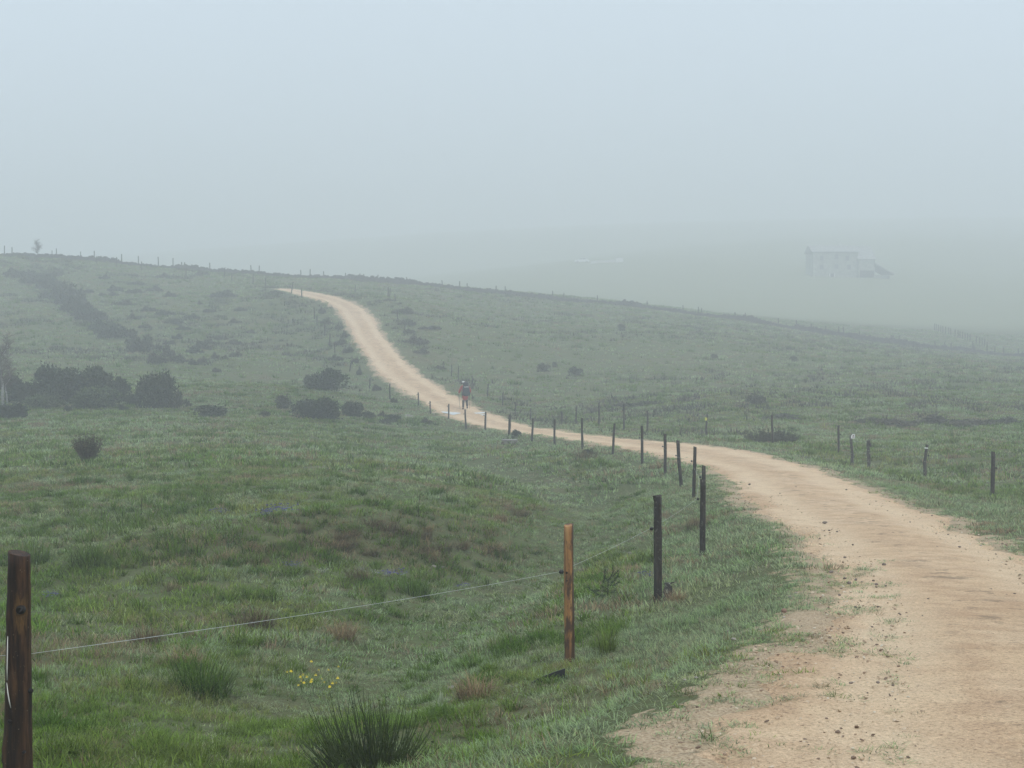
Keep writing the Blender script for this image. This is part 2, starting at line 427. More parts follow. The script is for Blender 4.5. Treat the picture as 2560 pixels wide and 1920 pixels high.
def track_material():
    t = NT("sandy_gravel")
    pos = t.pos()
    a = t.noise(pos, 0.45, 5, 0.6); b = t.noise(pos, 3.2, 5, 0.65)
    g = t.noise(pos, 48.0, 4, 0.75); g2 = t.noise(pos, 140.0, 2, 0.7)
    sp = t.noise(pos, 16.0, 4, 0.75)
    col = t.ramp(a, [(0.34, (0.57, 0.395, 0.243)), (0.50, (0.65, 0.472, 0.298)), (0.66, (0.68, 0.515, 0.345))])
    col = t.mix(t.ramp(b, [(0.40, 0.55), (0.62, 0.0)]), col, (0.44, 0.28, 0.17))
    col = t.mix(t.ramp(sp, [(0.30, 0.75), (0.41, 0.0)]), col, (0.20, 0.14, 0.095))
    col = t.mix(t.ramp(sp, [(0.62, 0.0), (0.74, 0.55)]), col, (0.68, 0.58, 0.43))
    # packed wheel lines and scuffs that follow nothing but the ground
    sc = t.noise(pos, 1.5, 6, 0.72, (1.0, 0.55, 1.0))
    col = t.mix(t.ramp(sc, [(0.54, 0.0), (0.66, 0.42)]), col, (0.42, 0.305, 0.205))
    dk = t.noise(pos, 7.0, 5, 0.8)
    col = t.mix(t.ramp(dk, [(0.26, 0.85), (0.36, 0.0)]), col, (0.24, 0.165, 0.105))
    # two packed wheel lines with a looser, clod-strewn middle between them
    la = t.n("ShaderNodeAttribute"); la.attribute_name = "lateral"
    def m(op, p, q, r=0.0):
        nd = t.n("ShaderNodeMath", operation=op)
        for k, v in enumerate((p, q, r)):
            if isinstance(v, (int, float)): nd.inputs[k].default_value = v
            else: t.l(v, nd.inputs[k])
        return nd.outputs[0]
    ab = m('ABSOLUTE', m('ADD', la.outputs['Fac'], m('MULTIPLY_ADD', a, 0.5, -0.25)), 0.0)
    wheel = t.ramp(ab, [(0.18, 0.0), (0.36, 1.0), (0.50, 1.0), (0.66, 0.0)])
    wv = m('MULTIPLY', wheel, t.ramp(sc, [(0.35, 0.25), (0.6, 0.75)]))
    col = t.mix(wv, col, (0.71, 0.55, 0.37))
    mid = t.ramp(ab, [(0.10, 1.0), (0.26, 0.0)])
    cl = t.noise(pos, 2.6, 5, 0.75)
    col = t.mix(m('MULTIPLY', mid, t.ramp(cl, [(0.56, 0.0), (0.62, 0.8)])), col, (0.27, 0.195, 0.125))
    rim = t.ramp(ab, [(0.62, 0.0), (0.9, 0.55)])
    col = t.mix(m('MULTIPLY', rim, t.ramp(b, [(0.4, 0.2), (0.6, 1.0)])), col, (0.46, 0.32, 0.205))
    gr = t.ramp(g, [(0.34, (0.42, 0.38, 0.34)), (0.46, (0.95, 0.94, 0.93)), (0.55, (1.0, 1.0, 1.0)), (0.66, (1.28, 1.27, 1.25))])
    col = t.mix(0.85, col, gr, 'MULTIPLY')
    gr2 = t.ramp(g2, [(0.35, (0.7, 0.68, 0.66)), (0.65, (1.2, 1.2, 1.2))])
    col = t.mix(0.6, col, gr2, 'MULTIPLY')
    hs = t.n("ShaderNodeMath", operation='ADD'); t.l(g, hs.inputs[0]); t.l(sp, hs.inputs[1])
    t.bsdf(col, 0.9, 0.2, bump=hs.outputs[0], bstr=0.8, bdist=0.02)
    return t.m

def wood_material(name, dark, mid, light, lichen=0.0, lcol=(0.38, 0.40, 0.30), rough=0.75, spec=0.25):
    t = NT(name)
    o = t.pos(True)
    oi = t.n("ShaderNodeObjectInfo")
    sh = t.n("ShaderNodeVectorMath", operation='ADD')
    cmb = t.n("ShaderNodeCombineXYZ"); mu = t.n("ShaderNodeMath", operation='MULTIPLY'); mu.inputs[1].default_value = 37.0
    t.l(oi.outputs['Random'], mu.inputs[0]); t.l(mu.outputs[0], cmb.inputs[2]); t.l(mu.outputs[0], cmb.inputs[0])
    t.l(o, sh.inputs[0]); t.l(cmb.outputs[0], sh.inputs[1])
    v = sh.outputs[0]
    a = t.noise(v, 30.0, 5, 0.65, (1, 1, 0.07)); b = t.noise(v, 5.0, 4, 0.6, (1, 1, 0.4)); c = t.noise(v, 45.0, 3, 0.6)
    col = t.ramp(a, [(0.34, dark), (0.5, mid), (0.68, light)])
    col = t.mix(t.ramp(b, [(0.40, 0.75), (0.58, 0.0)]), col, dark)
    if lichen > 0:
        l1 = t.noise(v, 22.0, 4, 0.65)
        col = t.mix(t.ramp(l1, [(0.60 - lichen * 0.12, 0.0), (0.66 - lichen * 0.12, 0.9)]), col, lcol)
    t.bsdf(col, rough, spec, bump=a, bstr=0.7, bdist=0.008)
    return t.m

# ------------------------------------------------------------------ object helpers
def mesh_from(name, verts, faces, mat=None, smooth_=False, shade=None):
    me = bpy.data.meshes.new(name)
    me.from_pydata([tuple(v) for v in verts], [], [tuple(f) for f in faces])
    if mat is not None:
        for q in (mat if isinstance(mat, (list, tuple)) else [mat]):
            me.materials.append(q)
    if smooth_:
        me.polygons.foreach_set("use_smooth", np.ones(len(me.polygons), bool))
    if shade is not None:
        at = me.attributes.new("shade", 'FLOAT', 'POINT'); at.data.foreach_set("value", np.asarray(shade, np.float32))
    me.update()
    return me
def np_mesh(name, V, F, mat, smooth_=False, shade=None):
    """V (n,3), F (m,k) arrays with one k"""
    me = bpy.data.meshes.new(name)
    V = np.asarray(V, np.float32); F = np.asarray(F, np.int32)
    me.vertices.add(len(V)); me.vertices.foreach_set("co", V.ravel())
    k = F.shape[1]
    me.loops.add(F.size); me.loops.foreach_set("vertex_index", F.ravel())
    me.polygons.add(len(F)); me.polygons.foreach_set("loop_start", np.arange(0, F.size, k, dtype=np.int32))
    me.polygons.foreach_set("loop_total", np.full(len(F), k, np.int32))
    me.polygons.foreach_set("use_smooth", np.full(len(F), smooth_, bool))
    me.materials.append(mat)
    if shade is not None:
        at = me.attributes.new("shade", 'FLOAT', 'POINT'); at.data.foreach_set("value", np.asarray(shade, np.float32))
    me.update(calc_edges=True)
    return me
def link(name, me, parent=None, loc=(0, 0, 0), rz=0.0, scale=None):
    o = bpy.data.objects.new(name, me)
    COL.objects.link(o)
    o.location = loc
    if rz:
        o.rotation_euler = (0, 0, rz)
    if scale is not None:
        o.scale = scale if isinstance(scale, (tuple, list)) else (scale,) * 3
    if parent is not None:
        o.parent = parent
    return o
def tag(o, label, cat, group=None, kind=None):
    o["label"] = label
    if cat:
        o["category"] = cat
    if group:
        o["group"] = group
    if kind:
        o["kind"] = kind
    return o
def empty(name, loc, rz=0.0, label=None, cat=None, group=None):
    o = bpy.data.objects.new(name, None)
    COL.objects.link(o); o.empty_display_size = 0.2
    o.location = loc; o.rotation_euler = (0, 0, rz)
    if label:
        tag(o, label, cat, group)
    return o
def structure(o, label):
    o["kind"] = "structure"; o["label"] = label
    return o

# ------------------------------------------------------------------ ground sheet
MAT_GROUND = ground_material()
MAT_TRACK = track_material()
ys = np.r_[np.linspace(-60, 3, 24)[:-1], np.geomspace(3 + 12, 950 + 12, 450) - 12]
us = np.linspace(-1, 1, 321); us = np.sign(us) * np.abs(us) ** 1.25
Yg, Ug = np.meshgrid(ys, us, indexing='ij')
Xg = Ug * (30 + 0.62 * np.clip(Yg, 0, None))
# finer sideways near the camera where the sheet is close
Zg, SDg = hbase(Xg, Yg, True)
Zg = Zg - 0.10 * sstep(-0.05, -0.45, SDg)
nr, nc = Xg.shape
idx = np.arange(nr * nc).reshape(nr, nc)
Fg = np.stack([idx[:-1, :-1], idx[:-1, 1:], idx[1:, 1:], idx[1:, :-1]], -1).reshape(-1, 4)
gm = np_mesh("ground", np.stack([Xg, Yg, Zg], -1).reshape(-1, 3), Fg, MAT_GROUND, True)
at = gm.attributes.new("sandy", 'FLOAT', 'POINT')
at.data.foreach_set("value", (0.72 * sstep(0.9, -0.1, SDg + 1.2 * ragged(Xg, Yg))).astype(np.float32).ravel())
at = gm.attributes.new("pasture", 'FLOAT', 'POINT')  # where the far grass takes its fog-paled colour
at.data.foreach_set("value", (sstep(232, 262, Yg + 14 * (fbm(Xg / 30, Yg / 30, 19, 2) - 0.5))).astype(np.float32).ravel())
structure(link("ground", gm), "rolling green pasture rising to a hill on the left")

# ------------------------------------------------------------------ the sandy track
CT = resample(CENT, 1400)
ck = np.interp(np.linspace(0, 1, 1400), np.linspace(0, 1, 130), HALF)
tg = np.gradient(CT, axis=0); tg /= np.linalg.norm(tg, axis=1)[:, None]
nrm = np.stack([tg[:, 1], -tg[:, 0]], 1)
lat = np.linspace(-1, 1, 61)
XT = CT[:, None, :] + nrm[:, None, :] * (lat[None, :, None] * (ck[:, None, None] + 0.55))
sdT, ztT = track(XT[..., 0], XT[..., 1])
zT = hbase(XT[..., 0], XT[..., 1])
rg = ragged(XT[..., 0], XT[..., 1])
# wheel ruts and a faint crown
rut = -0.025 * (np.exp(-((np.abs(lat) - 0.42) / 0.16) ** 2))[None, :] + 0.012 * (1 - lat ** 2)[None, :]
zT = zT + 0.028 + rut - 0.14 * sstep(-0.45, 0.40, sdT + 1.3 * rg)
n1, n2 = XT.shape[:2]
idx = np.arange(n1 * n2).reshape(n1, n2)
Ft = np.stack([idx[:-1, :-1], idx[:-1, 1:], idx[1:, 1:], idx[1:, :-1]], -1).reshape(-1, 4)
tm = np_mesh("dirt_track", np.concatenate([XT, zT[..., None]], -1).reshape(-1, 3), Ft, MAT_TRACK, True)
at = tm.attributes.new("lateral", 'FLOAT', 'POINT'); at.data.foreach_set("value", np.broadcast_to(lat[None, :], XT.shape[:2]).astype(np.float32).ravel())
structure(link("dirt_track", tm), "pale sandy gravel track winding down and up the hill")
def on_track(x, y):
    """height of the track surface (ruts left out)"""
    return hz(x, y) + 0.03

# ------------------------------------------------------------------ haze
def build_haze():
    x0, x1, y0, y1, z0, z1 = -660, 660, -75, 965, float(Zg.min()) - 1.5, HAZE_TOP
    v = [(x, y, z) for z in (z0, z1) for y in (y0, y1) for x in (x0, x1)]
    f = [(0, 2, 3, 1), (4, 5, 7, 6), (0, 1, 5, 4), (2, 6, 7, 3), (0, 4, 6, 2), (1, 3, 7, 5)]
    m = bpy.data.materials.new("haze"); m.use_nodes = True
    nt = m.node_tree; nt.nodes.clear()
    o = nt.nodes.new("ShaderNodeOutputMaterial"); p = nt.nodes.new("ShaderNodeVolumePrincipled")
    p.inputs['Color'].default_value = (*HAZE_COL, 1)
    p.inputs['Density'].default_value = HAZE_DENSITY
    p.inputs['Anisotropy'].default_value = 0.0
    nt.links.new(p.outputs[0], o.inputs['Volume'])
    ob = link("haze", mesh_from("haze", v, f, m))
    tag(ob, "pale grey fog lying over the whole valley", None, kind="stuff")
    return ob
HAZE_TOP = float(Zg.max()) + 3.0
HAZE_COL = (0.868, 0.897, 0.918)
HAZE_DENSITY = 0.0041
build_haze()
# ------------------------------------------------------------------ grass: tufts of real blades, scattered as points
def tuft(n, rad, hgt, wid, seed, segs=3, lean=0.55, droop=0.5):
    r = np.random.default_rng(seed)
    V = []; F = []; S = []
    for i in range(n):
        sh = r.uniform(-1, 1)
        a = r.uniform(0, 2 * math.pi); q = rad * math.sqrt(r.uniform(0, 1))
        bx, by = q * math.cos(a), q * math.sin(a)
        az = a + r.normal(0, 0.9)
        L = hgt * r.uniform(0.55, 1.15)
        th = abs(r.normal(0, lean)) * 0.7 + 0.12 + 0.3 * q / rad
        w = wid * r.uniform(0.7, 1.3)
        px, py, pz = bx, by, -0.01
        sx, sy = -math.sin(az), math.cos(az)
        b0 = len(V)
        for k in range(segs + 1):
            t = k / segs
            ww = w * (1 - t) ** 0.7
            if k < segs:
                V.append((px - sx * ww, py - sy * ww, pz)); V.append((px + sx * ww, py + sy * ww, pz))
            else:
                V.append((px, py, pz))
            ang = th + droop * 1.3 * t * t
            st = L / segs
            px += math.cos(az) * math.sin(ang) * st; py += math.sin(az) * math.sin(ang) * st; pz += math.cos(ang) * st
        S += [sh + 0.5 * (q_ / segs) for q_ in range(segs) for _ in (0, 1)] + [sh + 0.5]
        for k in range(segs):
            i0 = b0 + 2 * k
            if k < segs - 1:
                F.append((i0, i0 + 1, i0 + 3, i0 + 2))
            else:
                F.append((i0, i0 + 1, i0 + 2))
    return V, F, S
MAT_GRASS = leaf_mat("meadow_grass", [(0.088, 0.166, 0.010), (0.126, 0.190, 0.028), (0.166, 0.188, 0.038)], 0.42, 1.1, 0.30, rough=0.5, spec=0.15, dry=(0.93, (0.24, 0.19, 0.10)))
MAT_VERGE = leaf_mat("verge_grass", [(0.150, 0.232, 0.070), (0.200, 0.268, 0.122), (0.228, 0.262, 0.112)], 0.42, 0.9, 0.7, rough=0.38, spec=0.6, dry=(0.90, (0.24, 0.20, 0.11)))
MAT_DRY = leaf_mat("dry_grass", [(0.17, 0.120, 0.062), (0.21, 0.155, 0.085), (0.18, 0.150, 0.070)], 0.3, 0.5, 1.2)
MAT_DEEP = leaf_mat("lush_grass", [(0.056, 0.116, 0.006), (0.076, 0.134, 0.011), (0.100, 0.142, 0.022)], 0.42, 1.0, 0.8, spec=0.12)

def proto_collection(name, items):
    c = bpy.data.collections.new(name)
    for i, (nm, me) in enumerate(items):
        o = bpy.data.objects.new("%02d_%s" % (i, nm), me)
        c.objects.link(o)
    return c
def scatter(name, pts, scl, rot, idx, coll, label, cat, tilt=None):
    """one object: a point for every plant, each carrying one of the collection's tufts"""
    me = bpy.data.meshes.new(name)
    me.vertices.add(len(pts)); me.vertices.foreach_set("co", np.asarray(pts, np.float32).ravel())
    a = me.attributes.new("scl", 'FLOAT_VECTOR', 'POINT'); a.data.foreach_set("vector", np.asarray(scl, np.float32).ravel())
    a = me.attributes.new("rot", 'FLOAT_VECTOR', 'POINT'); a.data.foreach_set("vector", np.asarray(rot, np.float32).ravel())
    a = me.attributes.new("pick", 'INT', 'POINT'); a.data.foreach_set("value", np.asarray(idx, np.int32))
    o = link(name, me)
    g = bpy.data.node_groups.new(name, 'GeometryNodeTree')
    g.interface.new_socket("Geometry", in_out='INPUT', socket_type='NodeSocketGeometry')
    g.interface.new_socket("Geometry", in_out='OUTPUT', socket_type='NodeSocketGeometry')
    N = g.nodes
    gi = N.new("NodeGroupInput"); go = N.new("NodeGroupOutput")
    ci = N.new("GeometryNodeCollectionInfo"); ci.inputs['Collection'].default_value = coll
    ci.inputs['Separate Children'].default_value = True; ci.inputs['Reset Children'].default_value = True
    ip = N.new("GeometryNodeInstanceOnPoints"); ip.inputs['Pick Instance'].default_value = True
    def att(nm, ty):
        q = N.new("GeometryNodeInputNamedAttribute"); q.data_type = ty; q.inputs[0].default_value = nm
        return q.outputs[0]
    e2r = N.new("FunctionNodeEulerToRotation")
    g.links.new(att("rot", 'FLOAT_VECTOR'), e2r.inputs[0])
    g.links.new(gi.outputs[0], ip.inputs['Points'])
    g.links.new(ci.outputs[0], ip.inputs['Instance'])
    g.links.new(att("pick", 'INT'), ip.inputs['Instance Index'])
    g.links.new(e2r.outputs[0], ip.inputs['Rotation'])
    g.links.new(att("scl", 'FLOAT_VECTOR'), ip.inputs['Scale'])
    g.links.new(ip.outputs[0], go.inputs[0])
    md = o.modifiers.new("plants", 'NODES'); md.node_group = g
    tag(o, label, cat, kind="stuff")
    return o

def fan_points(d0, d1, dens, margin=1.22, extra=1.5):
    """even random points over the ground between two distances, a little wider than the view"""
    w1 = 0.362 * d1 * margin + extra
    n = int(dens * (d1 - d0) * 2 * w1)
    y = RNG.uniform(d0, d1, n); x = RNG.uniform(-w1, w1, n)
    m = np.abs(x) < 0.362 * y * margin + extra
    return x[m], y[m]
def tm_(name, args, mat):
    V, F, S = tuft(*args[0], **args[1])
    return (name, mesh_from(name, V, F, mat, shade=S))

near_items = []
def add_(lst, k, n, rad, hgt, wid, seed, mat, segs, lean, droop):
    for s in range(k):
        lst.append(tm_("blades", ((n, rad, hgt, wid, seed + s), dict(segs=segs, lean=lean, droop=droop)), mat))
add_(near_items, 4, 24, 0.09, 0.120, 0.0034, 100, MAT_GRASS, 3, 0.7, 0.9)
add_(near_items, 3, 26, 0.09, 0.085, 0.0032, 110, MAT_VERGE, 3, 0.7, 0.9)
add_(near_items, 2, 18, 0.07, 0.120, 0.0026, 120, MAT_DRY, 3, 0.7, 0.9)
add_(near_items, 3, 34, 0.06, 0.190, 0.0038, 130, MAT_DEEP, 4, 0.55, 1.2)
C_NEAR = proto_collection("grass_near", near_items)
mid_items = []
add_(mid_items, 3, 24, 0.15, 0.150, 0.0065, 200, MAT_GRASS, 3, 0.65, 0.9)
add_(mid_items, 2, 24, 0.15, 0.115, 0.0062, 210, MAT_VERGE, 3, 0.65, 0.9)
add_(mid_items, 2, 20, 0.12, 0.150, 0.0055, 220, MAT_DRY, 3, 0.65, 0.9)
add_(mid_items, 3, 30, 0.10, 0.210, 0.0068, 230, MAT_DEEP, 3, 0.55, 1.2)
C_MID = proto_collection("grass_mid", mid_items)
far_items = []
add_(far_items, 3, 22, 0.30, 0.190, 0.016, 300, MAT_GRASS, 2, 0.65, 0.8)
add_(far_items, 2, 22, 0.30, 0.160, 0.016, 310, MAT_VERGE, 2, 0.65, 0.8)
add_(far_items, 2, 20, 0.26, 0.180, 0.015, 320, MAT_DRY, 2, 0.6, 0.8)
add_(far_items, 3, 24, 0.22, 0.300, 0.017, 330, MAT_DEEP, 2, 0.6, 0.9)
C_FAR = proto_collection("grass_far", far_items)

def lay(name, d0, d1, dens, coll, pick, label, hscale=1.0, fs=1.0):
    x, y = fan_points(d0, d1, dens)
    z, sd = hbase(x, y, True)
    e = sd + ragged(x, y)
    u0 = RNG.uniform(0, 1, len(x)); pf = fbm(x / 0.32, y / 0.32, 77, 2)
    keep = (e > 0.18) | ((e > -0.12) & (u0 < 0.25 + 2.4 * (e + 0.12)) & (pf > 0.42 - 0.5 * np.clip(e, 0, 1)))
    # straggling tufts on the gravel next to the verge, more of them on the near left side
    left = x < np.interp(y, CENT[:, 1], CENT[:, 0])
    st = ~keep & (e <= 0.35) & (sd > -1.6) & (u0 < np.where(left & (y < 16), 1.0, 0.45) * sstep(0.45, 0.54, pf) * sstep(np.where(left & (y < 16), -1.15, -0.45), 0.25, e))
    sparse = st
    m = keep | sparse
    x, y, z, e, sparse = x[m], y[m], z[m], e[m], sparse[m]
    # thin the sward in bald patches
    bald = fbm(x / 0.8, y / 0.8, 91, 3)
    m = (bald > 0.335) | (RNG.uniform(0, 1, len(x)) < 0.35)
    x, y, z, e, sparse = x[m], y[m], z[m], e[m], sparse[m]
    n = len(x)
    big = fbm(x / 3.5, y / 3.5, 51, 3); small = fbm(x / 0.7, y / 0.7, 53, 2)
    lush = fbm(x / 1.6, y / 1.6, 57, 3); dry = fbm(x / 2.2, y / 1.5, 61, 3)
    verge = sstep(3.0, 1.3, e) 
    u = RNG.uniform(0, 1, n)
    na, nv, nd, nl = pick
    idx = RNG.integers(0, na, n)
    isv = u < 0.10 + 0.22 * sstep(16, 45, y) + 0.70 * verge + 0.60 * sstep(0.50, 0.60, big) + 0.3 * sstep(0.58, 0.68, fbm(x / (0.5 * fs), y / (0.5 * fs), 67, 2))
    idx = np.where(isv, na + RNG.integers(0, nv, n), idx)
    clump = fbm(x / (0.28 * fs), y / (0.28 * fs), 63, 2)
    isl = (RNG.uniform(0, 1, n) < (0.9 * sstep(0.66, 0.74, clump) + 0.35 * sstep(0.60, 0.70, lush))) & (verge < 0.75)
    idx = np.where(isl, na + nv + nd + RNG.integers(0, nl, n), idx)
    isd = RNG.uniform(0, 1, n) < 0.05 + 0.55 * sstep(0.62, 0.72, dry) * (e > 0.1)
    idx = np.where(isd, na + nv + RNG.integers(0, nd, n), idx)
    gd = pdist(x, y, GULLY) + 0.6 * (small - 0.5); bd = pdist(x, y, BANK) + 1.2 * (small - 0.5)
    floor_ = sstep(1.5, 0.7, gd); bank_ = sstep(1.3, 0.5, bd)
    idx = np.where((RNG.uniform(0, 1, n) < 0.75 * floor_), na + RNG.integers(0, nv, n), idx)
    ub = RNG.uniform(0, 1, n)
    idx = np.where((ub < 0.36 * bank_), na + nv + RNG.integers(0, nd, n), np.where(ub < 0.70 * bank_, na + nv + nd + RNG.integers(0, nl, n), idx))
    s = (1 - 0.30 * floor_ + 0.45 * bank_) * 0.72 * (0.35 + 1.2 * small) * (0.8 + 0.5 * big) * RNG.uniform(0.8, 1.2, n) * hscale
    edge = sstep(-0.1, 0.9, e)
    s *= 0.42 + 0.58 * edge
    s = np.where(sparse, 0.42 * RNG.uniform(0.6, 1.3, n), s)
    sz = np.where(sparse, 0.6, 1.0) * s * RNG.uniform(0.8, 1.25, n)
    sc = np.stack([np.where(sparse, 1.5 * s, 0.5 + 0.5 * s), np.where(sparse, 1.5 * s, 0.5 + 0.5 * s), sz], 1)
    rot = np.stack([RNG.normal(0, 0.10, n), RNG.normal(0, 0.10, n), RNG.uniform(0, 6.283, n)], 1)
    zadd = np.where(sparse, 0.02, 0)
    return scatter(name, np.stack([x, y, z + zadd], 1), sc, rot, idx, coll, label, "grass")
GQ = 1.0
def stalk_items():
    out = []
    for s in range(3):
        V, F, S = tuft(4, 0.05, 0.30, 0.0017, 600 + s, segs=4, lean=0.35, droop=0.5)
        out.append(("stalk", mesh_from("stalk", V, F, MAT_STALK, shade=S)))
    return out
MAT_STALK = leaf_mat("dry_stalks", [(0.26, 0.21, 0.12), (0.30, 0.25, 0.15), (0.20, 0.18, 0.09)], 0.3, 0.6, 1.0)
C_STALK = proto_collection("stalks", stalk_items())
x, y = fan_points(9.5, 45, 1.6)
z, sd_ = hbase(x, y, True)
m = (sd_ > 0.5) & (RNG.uniform(0, 1, len(x)) < sstep(0.40, 0.62, fbm(x / 1.3, y / 1.3, 83, 2)))
x, y, z = x[m], y[m], z[m]; n = len(x); s_ = RNG.uniform(0.45, 1.1, n)
scatter("dry_stalks", np.stack([x, y, z], 1), np.stack([s_ * (1 + y / 30), s_ * (1 + y / 30), s_], 1), np.stack([RNG.normal(0, .15, n), RNG.normal(0, .15, n), RNG.uniform(0, 6.28, n)], 1), RNG.integers(0, 3, n), C_STALK,
        "thin dry grass stalks standing singly in the pasture", "grass")
lay("meadow_grass", 4.0, 15, 150 * GQ, C_NEAR, (4, 3, 2, 3), "short green grass with dewy tips covering the near pasture and verge")
lay("meadow_grass", 15, 38, 52 * GQ, C_MID, (3, 2, 2, 3), "rough green grass covering the hollow and the bank", fs=1.5)
lay("meadow_grass", 38, 95, 13 * GQ, C_FAR, (3, 2, 2, 3), "grass covering the valley floor below the hill", fs=3.0)
lay("meadow_grass", 95, 235, 2.2 * GQ, C_FAR, (3, 2, 2, 3), "hummocky grass covering the foggy hillside", hscale=1.55, fs=7.0)
# ------------------------------------------------------------------ shape helpers
def tube(path, radii, sides=6, cap=True, V=None, F=None, flat=None, seed=None, rough=0.0):
    """tapered tube along a path; returns V, F (lists)"""
    V = [] if V is None else V; F = [] if F is None else F
    path = [Vector(p) for p in path]
    b0 = len(V)
    rr = random.Random(seed) if seed is not None else None
    up = Vector((0.13, 0.97, 0.2)).normalized()
    for i, p in enumerate(path):
        t = (path[min(i + 1, len(path) - 1)] - path[max(i - 1, 0)]).normalized()
        s = t.cross(up)
        if s.length < 1e-3:
            s = t.cross(Vector((1, 0, 0)))
        s.normalize(); u = s.cross(t).normalized()
        for k in range(sides):
            a = 2 * math.pi * k / sides
            r = radii[i] * (1 + (rr.uniform(-rough, rough) if rr else 0))
            V.append(p + s * (math.cos(a) * r) + u * (math.sin(a) * r * (flat or 1)))
    for i in range(len(path) - 1):
        for k in range(sides):
            a = b0 + i * sides + k; b = b0 + i * sides + (k + 1) % sides
            F.append((a, b, b + sides, a + sides))
    if cap:
        F.append(tuple(b0 + k for k in range(sides))[::-1])
        F.append(tuple(b0 + (len(path) - 1) * sides + k for k in range(sides)))
    return V, F
def rock_mesh(name, seed, mat, sub=2, flat=0.7, rough=0.28):
    bm = bmesh.new(); bmesh.ops.create_icosphere(bm, subdivisions=sub, radius=1.0)
    r = random.Random(seed)
    pl = [(Vector((r.uniform(-1, 1), r.uniform(-1, 1), r.uniform(-1, 1))).normalized(), r.uniform(0.55, 0.85)) for _ in range(7)]
    for v in bm.verts:
        for n_, d_ in pl:                     # facets cut into the pebble
            k = v.co.dot(n_) - d_
            if k > 0:
                v.co -= n_ * k
        v.co *= 1 + r.uniform(-rough, rough) * 0.18
        v.co.z *= flat
    me = bpy.data.meshes.new(name); bm.to_mesh(me); bm.free()
    me.materials.append(mat)
    return me
def box_faces(V, F, x0, x1, y0, y1, z0, z1):
    b = len(V)
    V += [Vector((x, y, z)) for z in (z0, z1) for y in (y0, y1) for x in (x0, x1)]
    F += [tuple(b + i for i in f) for f in ((0, 2, 3, 1), (4, 5, 7, 6), (0, 1, 5, 4), (2, 6, 7, 3), (0, 4, 6, 2), (1, 3, 7, 5))]
    return V, F

# ------------------------------------------------------------------ fence posts
W_DARK = wood_material("dark_post_wood", (0.012, 0.009, 0.007), (0.030, 0.024, 0.018), (0.072, 0.058, 0.044), 0.22, (0.11, 0.105, 0.085))
W_WET = wood_material("wet_bark_post", (0.008, 0.0045, 0.003), (0.022, 0.010, 0.005), (0.055, 0.026, 0.011), 0.0, rough=0.6, spec=0.2)
W_LICH = wood_material("lichen_post_wood", (0.020, 0.018, 0.015), (0.034, 0.030, 0.026), (0.060, 0.055, 0.048), 0.30, (0.26, 0.28, 0.20))
W_ENDS = wood_material("sawn_end_wood", (0.10, 0.08, 0.06), (0.14, 0.12, 0.095), (0.18, 0.16, 0.13))
M_BLACK = flat_mat("black_plastic", (0.010, 0.010, 0.011), 0.45, 0.4)
M_WIRE = flat_mat("white_polywire", (0.50, 0.52, 0.50), 0.45, 0.4, 0.05)
M_KNOT = flat_mat("dark_knot", (0.009, 0.006, 0.005), 0.6)
def orange_wood():
    t = NT("debarked_orange_wood")
    o = t.pos(True)
    a = t.noise(o, 26.0, 5, 0.65, (1, 1, 0.06)); b = t.noise(o, 14.0, 4, 0.65, (1, 1, 0.28)); c = t.noise(o, 5.0, 3, 0.6, (1, 1, 0.3))
    col = t.ramp(a, [(0.30, (0.10, 0.045, 0.016)), (0.44, (0.25, 0.115, 0.036)), (0.56, (0.34, 0.172, 0.056)), (0.72, (0.42, 0.245, 0.10))])
    col = t.mix(t.ramp(b, [(0.42, 0.92), (0.51, 0.0)]), col, (0.050, 0.026, 0.013))
    # strip of bark left along the post's flank, wider towards the foot
    sep = t.n("ShaderNodeSeparateXYZ"); t.l(o, sep.inputs[0])
    m1 = t.n("ShaderNodeMath", operation='MULTIPLY_ADD'); m1.inputs[1].default_value = 22.0; t.l(sep.outputs[0], m1.inputs[0])
    m2 = t.n("ShaderNodeMath", operation='MULTIPLY_ADD'); m2.inputs[1].default_value = 1.1; m2.inputs[2].default_value = -0.58; t.l(c, m2.inputs[0])
    t.l(m2.outputs[0], m1.inputs[2])
    col = t.mix(t.ramp(m1.outputs[0], [(0.40, 0.0), (0.50, 0.92)]), col, (0.040, 0.022, 0.014))
    # darker towards the foot
    m3 = t.n("ShaderNodeMath", operation='MULTIPLY_ADD'); m3.inputs[1].default_value = 0.5; t.l(c, m3.inputs[0]); t.l(sep.outputs[2], m3.inputs[2])
    col = t.mix(t.ramp(m3.outputs[0], [(0.30, 0.85), (0.52, 0.0)]), col, (0.07, 0.036, 0.018))
    t.bsdf(col, 0.55, 0.35, bump=a, bstr=0.6, bdist=0.006)
    return t.m
W_ORANGE = orange_wood()
